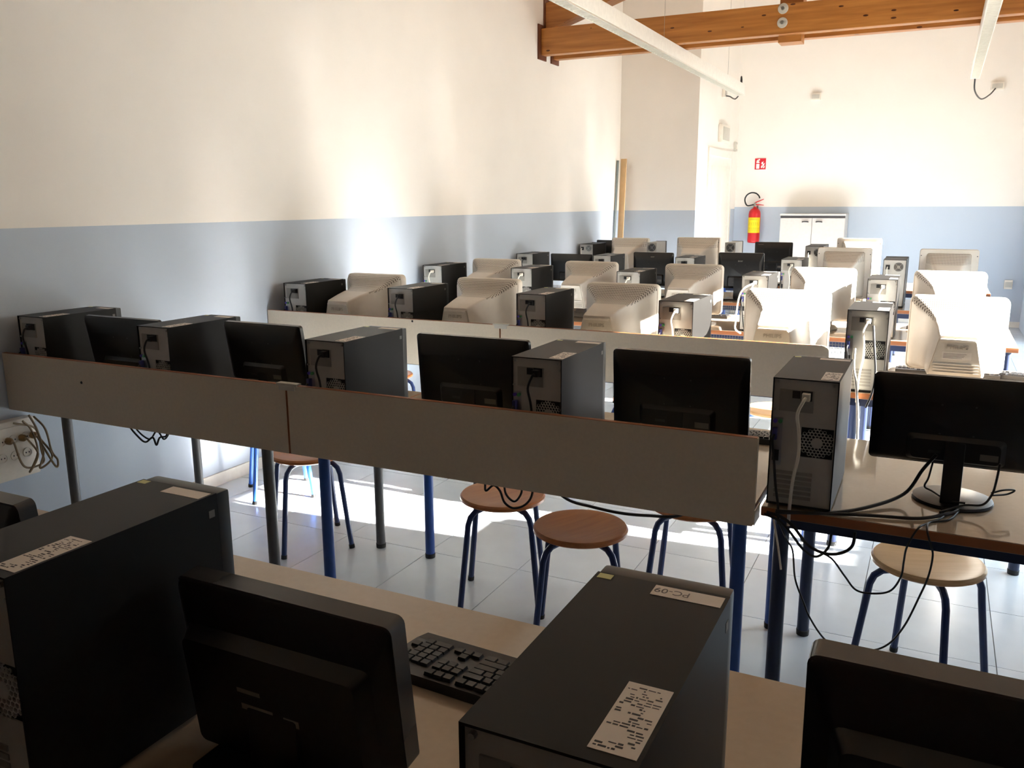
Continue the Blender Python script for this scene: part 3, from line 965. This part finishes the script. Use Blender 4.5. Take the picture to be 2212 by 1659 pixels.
for a, x, y, lb in OLD:
    o = make_old_tower(*a)
    o.location = (x, y, DZ)
    tag(o, lb, 'computer', 'computer towers on the desks')

# ------------------------------------------------------------------ cream tube monitors
def make_crt(w=0.405, zt=0.385):
    c = empty('tube_monitor')
    hw = w / 2
    ring = lambda y, hwt, hwb, z0, z1, r: [(x, y, z) for x, z in rrect(hwt, z0, z1, r, 4, hwb)]
    MB().loft([ring(0.052, hw - 0.008, hw - 0.008, 0.048, zt - 0.006, 0.02), ring(0.046, hw, hw, 0.042, zt, 0.028), ring(0.004, hw, hw, 0.042, zt, 0.028), ring(-0.004, hw - 0.004, hw - 0.004, 0.046, zt - 0.004, 0.028)]).build('bezel', 'crt_plastic', c)
    MB().box(-hw + 0.028, hw - 0.028, 0.0525, 0.055, 0.085, zt - 0.03, 0.001).build('screen', 'screen_glass', c)
    k = zt / 0.385
    # front cone (perforated), rear hump, back housing
    f1 = MB().loft([ring(-0.004, hw - 0.006, hw - 0.006, 0.048, zt - 0.005, 0.028), ring(-0.022, hw - 0.012, hw - 0.012, 0.052, zt - 0.011, 0.036), ring(-0.045, hw - 0.036, hw - 0.028, 0.056, zt - 0.032, 0.034), ring(-0.075, hw - 0.070, hw - 0.050, 0.060, zt - 0.057, 0.026),
                    ring(-0.105, 0.113, 0.138, 0.064, zt - 0.074, 0.020), ring(-0.145, 0.099, 0.128, 0.068, zt - 0.085, 0.016), ring(-0.19, 0.094, 0.120, 0.072, zt - 0.089, 0.012)]).build('rear_shell', 'crt_vent', c)
    h = MB().loft([ring(-0.188, 0.0952, 0.1202, 0.072, zt - 0.0888, 0.012), ring(-0.27, 0.085, 0.114, 0.078, zt - 0.103, 0.012), ring(-0.365, 0.076, 0.108, 0.084, zt - 0.125, 0.010), ring(-0.372, 0.072, 0.104, 0.086, zt - 0.130, 0.010)]).build('rear_hump', 'crt_plastic', c)
    MB().loft([ring(-0.372, 0.070, 0.100, 0.088, zt - 0.140, 0.008), ring(-0.378, 0.069, 0.099, 0.089, zt - 0.141, 0.008)]).build('back_plate', 'crt_plate', h)
    MB().box(-0.066, 0.066, -0.384, -0.378, zt - 0.150, zt - 0.142, 0.002).build('carry_lip', 'crt_plastic', h)
    text('brand_lettering', 'PHILIPS', 0.026, 'crt_emboss', h, (0, -0.3785, zt - 0.175), (PI / 2, 0, 0), 0.0015)
    MB().box(-0.055, 0.055, -0.3787, -0.378, zt - 0.228, zt - 0.195).build('rating_label', 'crt_plastic', h, smooth=0)
    prn = MB()
    rnd = random.Random(5)
    for i in range(4):
        prn.box(-0.05, -0.05 + rnd.uniform(0.04, 0.09), -0.3791, -0.3787, zt - 0.222 + i * 0.006, zt - 0.2205 + i * 0.006)
    prn.build('rating_print', 'pencil', h, smooth=0)
    for k in range(4):
        z = 0.10 + 0.012 * k
        MB().box(-0.085, 0.085, -0.381, -0.378, z, z + 0.003).build('back_rib', 'crt_plastic', h, smooth=0)
    MB().lathe([(0.0, 0.0), (0.115, 0.0), (0.12, 0.006), (0.105, 0.022), (0.07, 0.03), (0.065, 0.062), (0.0, 0.062)], 28, (0, -0.09, 0)).build('swivel_base', 'crt_plastic', c)
    return c
crt = make_crt()
CRTS = [
    (2, 0.413, 4.345, 'cream tube monitor nearest the left wall in the third row'),
    (2, 1.203, 4.345, 'cream tube monitor, second in third row, sun streak on its side'),
    (2, 2.018, 4.345, 'cream tube monitor in the middle of the third row'),
    (2, 2.872, 4.345, 'glaring sunlit tube monitor above the rounded end of the far panel'),
    (2, 3.624, 4.345, 'largest sunlit tube monitor at right of the third row'),
    (3, 0.448, 5.90, 'cream tube monitor nearest the left wall in the fourth row'),
    (3, 1.236, 5.90, 'cream tube monitor second from left in the fourth row'),
    (3, 2.002, 5.90, 'cream tube monitor in the middle of the fourth row'),
    (3, 2.859, 5.90, 'white-glaring tube monitor fourth from left in the fourth row'),
    (3, 3.598, 5.90, 'tube monitor at right end of fourth row, half in shadow'),
]
for i, (r, x, y, lb) in enumerate(CRTS):
    o = crt if i == 0 else copy_tree(crt)
    o.location = (x, y, DZ)
    tag(o, lb, 'monitor', 'cream tube monitors')

def make_flat_crt(w, zt, smooth_top=False):
    c = empty('tube_monitor')
    hw = w / 2
    ring = lambda y, hwt, hwb, z0, z1, r: [(x, y, z) for x, z in rrect(hwt, z0, z1, r, 4, hwb)]
    MB().loft([ring(0.05, hw - 0.006, hw - 0.006, 0.046, zt - 0.006, 0.016), ring(0.044, hw, hw, 0.04, zt, 0.018), ring(0.0, hw, hw, 0.04, zt, 0.018), ring(-0.006, hw - 0.004, hw - 0.004, 0.044, zt - 0.004, 0.018)]).build('bezel', 'crt_plastic', c)
    MB().box(-hw + 0.028, hw - 0.028, 0.0505, 0.053, 0.085, zt - 0.03, 0.001).build('screen', 'screen_glass', c)
    a = 0.8 if not smooth_top else 0.96
    MB().loft([ring(-0.006, hw * (a - 0.04), hw * a, 0.05, zt - (0.03 if not smooth_top else 0.008), 0.02), ring(-0.03, hw * (a - 0.06), hw * (a - 0.02), 0.054, zt - (0.036 if not smooth_top else 0.015), 0.025),
               ring(-0.10, hw * (a - 0.13), hw * (a - 0.08), 0.06, zt - 0.055, 0.03), ring(-0.20, hw * 0.56, hw * 0.62, 0.07, zt - 0.10, 0.03), ring(-0.33, hw * 0.42, hw * 0.5, 0.085, zt - 0.15, 0.02)]).build('rear_shell', 'crt_vent_back', c)
    MB().box(-hw * 0.38, hw * 0.38, -0.334, -0.33, 0.10, zt - 0.17, 0.002).build('back_plate', 'crt_plate', c)
    for sx in (-1, 1):
        MB().lathe([(0.0, -0.001), (0.004, -0.001), (0.004, 0.001)], 8, (sx * (hw - 0.012), -0.006, zt - 0.05), 'Y').build('screw', 'fan_dark', c)
    MB().box(-0.04, 0.04, -0.3345, -0.334, zt - 0.205, zt - 0.185).build('rating_label', 'sticker', c, smooth=0)
    MB().lathe([(0.0, 0.0), (0.115, 0.0), (0.12, 0.006), (0.105, 0.02), (0.07, 0.028), (0.065, 0.06), (0.0, 0.06)], 28, (0, -0.07, 0)).build('swivel_base', 'crt_plastic', c)
    return c
FLAT = [
    (2.845, 7.38, (0.411, 0.445), 'pale tube monitor with square ribbed back, fourth in fifth row'),
    (3.596, 7.38, (0.408, 0.446), 'pale square-backed tube monitor at the right end of fifth row'),
    (2.82, 9.05, (0.408, 0.455), 'cream tube monitor at right of the farthest row before the cabinet'),
    (0.48, 9.05, (0.423, 0.427, True), 'tan shaded tube monitor left in the farthest row by the plank'),
    (1.235, 9.05, (0.457, 0.442, True), 'tube monitor with two dark slots, in front of the white door'),
]
for x, y, a, lb in FLAT:
    o = make_flat_crt(*a)
    o.location = (x, y, DZ)
    tag(o, lb, 'monitor', 'cream tube monitors')

# ------------------------------------------------------------------ black flat monitors
def make_lcd(w, h, zb, tilt, base='round', brand=None, deep=False):
    """origin on the desk under the screen's top edge line; screen faces +y, top leans towards -y"""
    c = empty('flat_monitor')
    hd = Matrix.Translation((0, 0, zb)) @ Matrix.Rotation(tilt, 4, 'X')
    hw = w / 2
    ring = lambda y, a, z0, z1, r: [(x, y, z) for x, z in rrect(a, z0, z1, r, 4)]
    def head(mb, name, material, parent=None, smooth=0.6):
        mb.v = [tuple(hd @ Vector(p)) for p in mb.v]
        return mb.build(name, material, parent or c, smooth=smooth)
    ft = 0.016 if deep else 0.0
    bz = head(MB().loft([ring(0.014 + ft, hw - 0.003, 0.003, h - 0.003, 0.01), ring(0.012 + ft, hw, 0, h, 0.012), ring(-0.004, hw, 0, h, 0.012), ring(-0.006, hw - 0.003, 0.003, h - 0.003, 0.01)]), 'bezel', 'bezel_edge')
    head(MB().box(-hw + 0.018, hw - 0.018, 0.0142 + ft, 0.0150 + ft, 0.026, h - 0.018), 'screen', 'screen_glass', smooth=0)
    bk = head(MB().loft([ring(-0.005, hw - 0.001, 0.002, h - 0.002, 0.012), ring(-0.010, hw - 0.004, 0.004, h - 0.006, 0.014), ring(-0.022, hw - 0.022, 0.012, h - 0.055, 0.012), ring(-0.026, hw - 0.03, 0.018, h - 0.065, 0.01)]), 'back_cover', 'black_plastic')
    if deep:
        head(MB().loft([ring(-0.024, hw * 0.86, -0.022, h * 0.74, 0.012), ring(-0.050, hw * 0.80, -0.016, h * 0.70, 0.012)]), 'connector_hump', 'black_plastic', bk)
        head(MB().box(-hw * 0.3, -hw * 0.08, -0.0506, -0.050, h * 0.42, h * 0.45).box(-hw * 0.28, hw * 0.02, -0.0506, -0.050, h * 0.30, h * 0.34), 'rating_label', 'rear_metal_dark', bk, 0)
        head(MB().box(hw * 0.12, hw * 0.26, -0.0506, -0.050, h * 0.28, h * 0.33), 'port_label', 'rear_metal_dark', bk, 0)
    else:
        head(MB().loft([ring(-0.026, hw * 0.56, 0.016, h * 0.36, 0.012), ring(-0.042, hw * 0.5, 0.024, h * 0.32, 0.012)]), 'connector_hump', 'black_plastic', bk)
        head(MB().box(hw * 0.28, hw * 0.48, -0.0426, -0.0420, h * 0.14, h * 0.21), 'rating_label', 'label_grey', bk, 0)
        head(MB().box(-hw * 0.30, -hw * 0.16, -0.0426, -0.0420, h * 0.17, h * 0.20), 'port_label', 'fan_dark', bk, 0)
    head(MB().box(-hw + 0.03, hw - 0.06, -0.0225, -0.021, h - 0.060, h - 0.057), 'vent_slot', 'black_matte', bk, 0)
    for sx in () if deep else (-0.04, 0.04):
        for sz in (-0.035, 0.045):
            head(MB().lathe([(0.0, -0.0275), (0.002, -0.0275), (0.0024, -0.026)], 8, (sx, 0, h * 0.52 + sz), 'Y'), 'mount_screw', 'fan_dark', bk)
    if brand:
        tx, sz, px, pz = brand
        o = text('brand_lettering', tx, sz, 'rear_metal_dark', bk, (0, 0, 0), (0, 0, 0), 0.0003)
        o.matrix_local = hd @ Matrix.Translation((px, -0.0268, pz)) @ Matrix.Rotation(PI / 2, 4, 'X')
    # stand
    if base == 'round':
        MB().box(-0.024, 0.024, -0.050, -0.030, 0.012, zb + h * 0.30, 0.004).build('stand_column', 'black_plastic', c)
        b = MB().lathe([(0.0, 0.0005), (0.098, 0.0005), (0.102, 0.004), (0.10, 0.010), (0.09, 0.013), (0.0, 0.0145)], 36, (0.008, 0.025, 0)).build('base', 'black_plastic', c)
    else:
        MB().box(-0.045, 0.045, -0.06, -0.030, 0.012, zb + h * 0.30, 0.005).build('stand_column', 'black_plastic', c)
        MB().box(-0.12, 0.12, -0.10, 0.09, 0.0005, 0.013, 0.005).build('base', 'black_plastic', c)
    return c
LCDS = [  # x0,x1,y,z top, h, tilt, base, brand, label
    (1.775, 2.164, 0.85, 1.050, 0.235, 5, 'plate', None, 'corner of a black monitor at the far left edge, nearest row'),
    (2.535, 2.919, 0.845, 1.003, 0.235, 7, 'plate', None, 'large black monitor back in the foreground beside the keyboard'),
    (3.432, 3.825, 0.85, 1.093, 0.240, 5, 'plate', None, 'black monitor back filling the lower right corner'),
    (0.312, 0.752, 2.40, 1.091, 0.255, 9, 'round', None, 'black monitor between the two leftmost towers in the second row'),
    (1.020, 1.400, 2.48, 1.096, 0.240, 9, 'round', None, 'black monitor above the panel joint clip in the second row'),
    (1.930, 2.357, 2.46, 1.108, 0.250, 5, 'round', None, 'black monitor left of the fourth tower in the second row'),
    (2.645, 3.062, 2.46, 1.105, 0.250, 5, 'round', None, 'wide black monitor behind the right end of the near panel'),
    (3.390, 3.815, 2.50, 1.088, 0.245, 3, 'round', None, 'black monitor on round base in full view at the right'),
    (0.310, 0.720, 7.28, 1.086, 0.250, 4, 'round', None, 'small-looking black monitor left in the fifth row'),
    (1.110, 1.470, 7.28, 1.116, 0.290, 3, 'plate', ('acer', 0.02, 0, 0.255), 'black monitor second from left in the fifth row'),
    (1.860, 2.235, 7.28, 1.128, 0.300, 3, 'plate', ('acer', 0.024, 0, 0.235), 'black monitor with silver back label in the fifth row'),
    (0.05, 0.30, 9.16, 1.132, 0.240, 0, 'plate', None, 'sliver of black monitor behind the farthest left tower'),
    (1.862, 2.228, 8.85, 1.150, 0.290, 2, 'plate', ('lenovo', 0.018, -0.12, 0.268), 'black monitor in the farthest row below the fire extinguisher'),
]
for x0, x1, y, zt, h, tl, bs, br, lb in LCDS:
    zb = zt - DZ - h * math.cos(math.radians(tl))
    o = make_lcd(x1 - x0, h, zb, math.radians(tl), bs, br, deep=y < 1)
    o.location = ((x0 + x1) / 2, y + h * math.sin(math.radians(tl)), DZ)
    tag(o, lb, 'monitor', 'black flat monitors')
    if 'silver back label' in lb:
        bk = [c for c in o.children if c.name.startswith('back_cover')][0]
        MB().box(-0.045, 0.03, -0.0285, -0.027, zb + 0.145, zb + 0.175).build('silver_label', 'vent_grey', bk, smooth=0)

# ------------------------------------------------------------------ keyboards
KX = [  # (columns) layouts seen from the user's side: list of (x, width) per row, in key units
    [(0, 1)] + [(2 + i, 1) for i in range(4)] + [(6.5 + i, 1) for i in range(4)] + [(11 + i, 1) for i in range(4)] + [(15.4 + i, 1) for i in range(3)],
    [(i, 1) for i in range(13)] + [(13, 2)] + [(15.4 + i, 1) for i in range(3)] + [(18.8 + i, 1) for i in range(4)],
    [(0, 1.5)] + [(1.5 + i, 1) for i in range(12)] + [(13.5, 1.5)] + [(15.4 + i, 1) for i in range(3)] + [(18.8 + i, 1) for i in range(3)] + [(21.8, 1)],
    [(0, 1.75)] + [(1.75 + i, 1) for i in range(11)] + [(12.75, 2.25)] + [(18.8 + i, 1) for i in range(3)],
    [(0, 2.25)] + [(2.25 + i, 1) for i in range(10)] + [(12.25, 2.75)] + [(16.4, 1)] + [(18.8 + i, 1) for i in range(3)] + [(21.8, 1)],
    [(0, 1.5), (1.5, 1.25), (2.75, 1.25), (4, 6), (10, 1.25), (11.25, 1.25), (12.5, 1.25), (13.75, 1.25)] + [(15.4 + i, 1) for i in range(3)] + [(18.8, 2), (20.8, 1)],
]
def key_mesh(w, d):
    a, t = 0.0008, 0.0022
    return MB().loft([[(a, a, 0), (w - a, a, 0), (w - a, d - a, 0), (a, d - a, 0)], [(t, t, 0.0065), (w - t, t, 0.0065), (w - t, d - t, 0.0065), (t, d - t, 0.0065)]])
U, UD = 0.0187, 0.0178
def make_keyboard(separate, body='key_black', keys='key_black'):
    """local x to the user's right, y away from the user"""
    k = empty('keyboard')
    W = 23.0 * U + 0.012
    MB().prism([(0, 0.0005), (0.155, 0.0005), (0.155, 0.020), (0.12, 0.020), (0.035, 0.013), (0.0, 0.006)], 'X', -W / 2, W / 2).build('body', body, k, smooth=0)
    cache, joined = {}, MB()
    for r, row in enumerate(KX):
        y = 0.13 - r * UD - (0.006 if r else 0)
        z = 0.0125 + (y - 0.03) * 0.075
        for x, w in row:
            px = -W / 2 + 0.006 + x * U
            if separate:
                if w not in cache:
                    cache[w] = key_mesh(w * U, UD).build('key', keys, k, (px, y, z), smooth=0)
                else:
                    share(cache[w], k, (px, y, z))
            else:
                m_ = key_mesh(w * U, UD)
                joined.add([(a + px, b + y, c + z) for a, b, c in m_.v], m_.f)
    if not separate:
        o = joined.build('keys', keys, k, smooth=0)
        o['kind'] = 'stuff'
    return k
kb = make_keyboard(True)
kb.location = (2.925, 1.255, DZ)
kb.rotation_euler = (0, 0, PI + math.radians(-3))
tag(kb, 'black keyboard lying in the foreground beside the nearest tower', 'keyboard', 'keyboards')
kb2 = make_keyboard(False)
KB = [(2.87, 3.02, 184, 'keyboard peeking out between black monitor and tower, second row'),
      (3.95, 4.60, 168, 'dark keyboard edge at the right on the third row desk'),
      (1.95, 4.58, 180, 'keyboard behind the middle tube monitor in third row'),
      (2.62, 4.58, 178, 'keyboard sunlit behind third-row tower with white cord'),
      (2.70, 6.17, 180, 'keyboard behind the white-glaring monitor in the fourth row'),
      (3.60, 4.58, 181, 'added keyboard behind the largest sunlit monitor, narrowing the wall streak'),  # from here on unseen keyboards, added to narrow the sun streaks on the wall
      (1.20, 4.58, 179, 'added keyboard behind the second third-row tube monitor, narrowing the wall streak'),
      (3.60, 6.16, 179, 'added keyboard behind the right end fourth-row monitor, narrowing the wall streak'),
      (2.00, 6.17, 181, 'added keyboard behind the middle fourth-row tube monitor, narrowing the wall streak')]
for i, (x, y, a, lb) in enumerate(KB):
    o = kb2 if i == 0 else copy_tree(kb2)
    o.location = (x, y, DZ)
    o.rotation_euler = (0, 0, math.radians(a))
    tag(o, lb, 'keyboard', 'keyboards')

# ------------------------------------------------------------------ loose cables
BL = 'cable_black'
cable('desk_cable', [(3.19, 2.225, 0.742), (3.30, 2.258, 0.742), (3.40, 2.35, 0.742), (3.49, 2.46, 0.76), (3.53, 2.475, 0.83), (3.56, 2.465, 0.88)], 0.0048, BL, 'thick black cable rising from desk edge to the right monitor')
cable('desk_cable', [(3.19, 2.222, 0.738), (3.30, 2.262, 0.741), (3.42, 2.30, 0.741), (3.53, 2.33, 0.741), (3.60, 2.40, 0.741), (3.64, 2.47, 0.741)], 0.0045, BL, 'black cable along the desk edge to the round monitor base')
cable('cable_bundle', [(3.17, 2.205, 0.742), (3.207, 2.205, 0.735), (3.239, 2.21, 0.712), (3.277, 2.215, 0.666), (3.319, 2.22, 0.648), (3.357, 2.23, 0.651), (3.383, 2.24, 0.671), (3.388, 2.25, 0.707)], 0.0042, BL, 'black cable looping below the right desk edge beside the leg')
cable('cable_bundle', [(3.165, 2.20, 0.738), (3.20, 2.20, 0.727), (3.232, 2.20, 0.70), (3.268, 2.205, 0.655), (3.30, 2.22, 0.635), (3.325, 2.24, 0.655), (3.33, 2.255, 0.69)], 0.0036, BL, 'shorter black cable loop under the right desk corner')
cable('cable_tie', [(3.19, 2.198, 0.727), (3.205, 2.196, 0.66), (3.217, 2.195, 0.593)], 0.0028, 'cable_white', 'white plastic cable tie end hanging beside the desk leg')
cable('thin_cable', [(3.58, 2.47, 0.739), (3.589, 2.38, 0.739), (3.548, 2.30, 0.739), (3.534, 2.262, 0.741), (3.522, 2.248, 0.722), (3.51, 2.25, 0.685), (3.507, 2.26, 0.646), (3.504, 2.26, 0.604), (3.484, 2.26, 0.561), (3.447, 2.26, 0.544), (3.402, 2.26, 0.544), (3.371, 2.26, 0.577), (3.337, 2.24, 0.628), (3.30, 2.235, 0.645)], 0.0026, BL, 'thin cable hanging over the desk edge in a short loop')
cable('thin_cable', [(3.626, 2.44, 0.739), (3.601, 2.36, 0.739), (3.559, 2.32, 0.739), (3.552, 2.262, 0.741), (3.563, 2.248, 0.707), (3.571, 2.26, 0.673), (3.566, 2.26, 0.616), (3.55, 2.26, 0.556), (3.524, 2.26, 0.473), (3.491, 2.26, 0.412), (3.448, 2.26, 0.381), (3.38, 2.26, 0.365), (3.332, 2.26, 0.388), (3.292, 2.26, 0.44), (3.272, 2.26, 0.483), (3.247, 2.26, 0.545), (3.238, 2.24, 0.632), (3.223, 2.225, 0.666), (3.20, 2.215, 0.72)], 0.0026, BL, 'thin cable hanging in the long low loop before the pale stool')
cable('monitor_cable', [(3.554, 2.50, 0.85), (3.547, 2.51, 0.80), (3.540, 2.54, 0.765), (3.56, 2.53, 0.757), (3.60, 2.47, 0.755), (3.64, 2.46, 0.757)], 0.0028, 'cable_black', 'thin cable curling over the left of the round monitor base')
cable('monitor_cable', [(3.709, 2.46, 0.875), (3.704, 2.458, 0.82), (3.698, 2.456, 0.79), (3.678, 2.44, 0.765), (3.635, 2.44, 0.757), (3.58, 2.40, 0.742)], 0.0032, 'cable_black', 'black cable from the right monitor down around its base')
cable('monitor_cable', [(3.697, 2.456, 0.795), (3.725, 2.48, 0.80), (3.752, 2.50, 0.797), (3.735, 2.49, 0.787), (3.70, 2.46, 0.788)], 0.0026, 'cable_black', 'tied cable loop sticking out right of the monitor base')
cable('hanging_cable', [(2.30, 2.72, 0.55), (2.395, 2.70, 0.498), (2.493, 2.70, 0.484), (2.597, 2.70, 0.478), (2.698, 2.70, 0.485), (2.811, 2.70, 0.505), (2.90, 2.72, 0.58), (2.93, 2.74, 0.665)], 0.0055, BL, 'thick cable sagging under the near panel right of the orange stool')
cable('hanging_cable', [(2.215, 2.40, 0.70), (2.221, 2.40, 0.631), (2.224, 2.40, 0.599), (2.253, 2.40, 0.622), (2.277, 2.40, 0.606), (2.294, 2.40, 0.568), (2.328, 2.40, 0.553), (2.371, 2.40, 0.573), (2.396, 2.40, 0.616), (2.40, 2.40, 0.70)], 0.004, BL, 'black cable loop dangling below the panel in front of stool')
cable('hanging_cable', [(2.286, 2.41, 0.70), (2.288, 2.41, 0.64), (2.294, 2.41, 0.595), (2.325, 2.41, 0.573), (2.349, 2.41, 0.601), (2.354, 2.41, 0.634), (2.356, 2.41, 0.70)], 0.0038, BL, 'smaller inner black cable loop below the panel')
cable('hanging_cable', [(0.57, 2.35, 0.70), (0.579, 2.35, 0.65), (0.629, 2.35, 0.606), (0.667, 2.35, 0.591), (0.71, 2.35, 0.616), (0.728, 2.35, 0.586), (0.751, 2.35, 0.62), (0.792, 2.35, 0.635), (0.80, 2.35, 0.70)], 0.004, BL, 'tangled black cable below the left end of the panel')
cable('hanging_cable', [(0.60, 2.36, 0.70), (0.605, 2.36, 0.64), (0.677, 2.36, 0.602), (0.727, 2.36, 0.643), (0.763, 2.36, 0.612), (0.798, 2.36, 0.65), (0.80, 2.36, 0.70)], 0.0036, BL, 'second tangled black cable below the left end of the panel')
cable('mouse_cable', [(2.93, 1.10, 0.742), (2.955, 1.04, 0.741), (2.99, 0.98, 0.741), (3.03, 0.93, 0.741), (3.10, 0.91, 0.741), (3.155, 0.92, 0.741)], 0.003, BL, 'black keyboard cable curving across the foreground desk')
cable('mouse_cable', [(2.96, 0.86, 0.742), (3.02, 0.88, 0.742), (3.07, 0.855, 0.742), (3.12, 0.78, 0.742), (3.15, 0.72, 0.742)], 0.0036, BL, 'black monitor cable disappearing behind the nearest tower')
cable('white_cable', [(2.498, 5.455, 1.045), (2.455, 5.42, 1.02), (2.43, 5.41, 0.985), (2.415, 5.41, 0.91), (2.412, 5.405, 0.83), (2.41, 5.405, 0.76), (2.445, 5.41, 0.73)], 0.0055, 'cable_white', 'bright white cable hanging left of the glaring third-row monitor')
cable('dangling_cable', [(3.30, 3.862, 1.03), (3.312, 3.82, 0.95), (3.325, 3.80, 0.85), (3.32, 3.80, 0.76), (3.30, 3.80, 0.69)], 0.005, 'cable_black', 'black cable swinging beside the glinting third-row tower')
cable('dangling_cable', [(3.235, 3.855, 0.93), (3.238, 3.82, 0.86), (3.252, 3.80, 0.80), (3.265, 3.795, 0.72), (3.275, 3.79, 0.60), (3.28, 3.79, 0.51)], 0.006, 'cable_white', 'white cable dropping below the third-row desk by the tower')
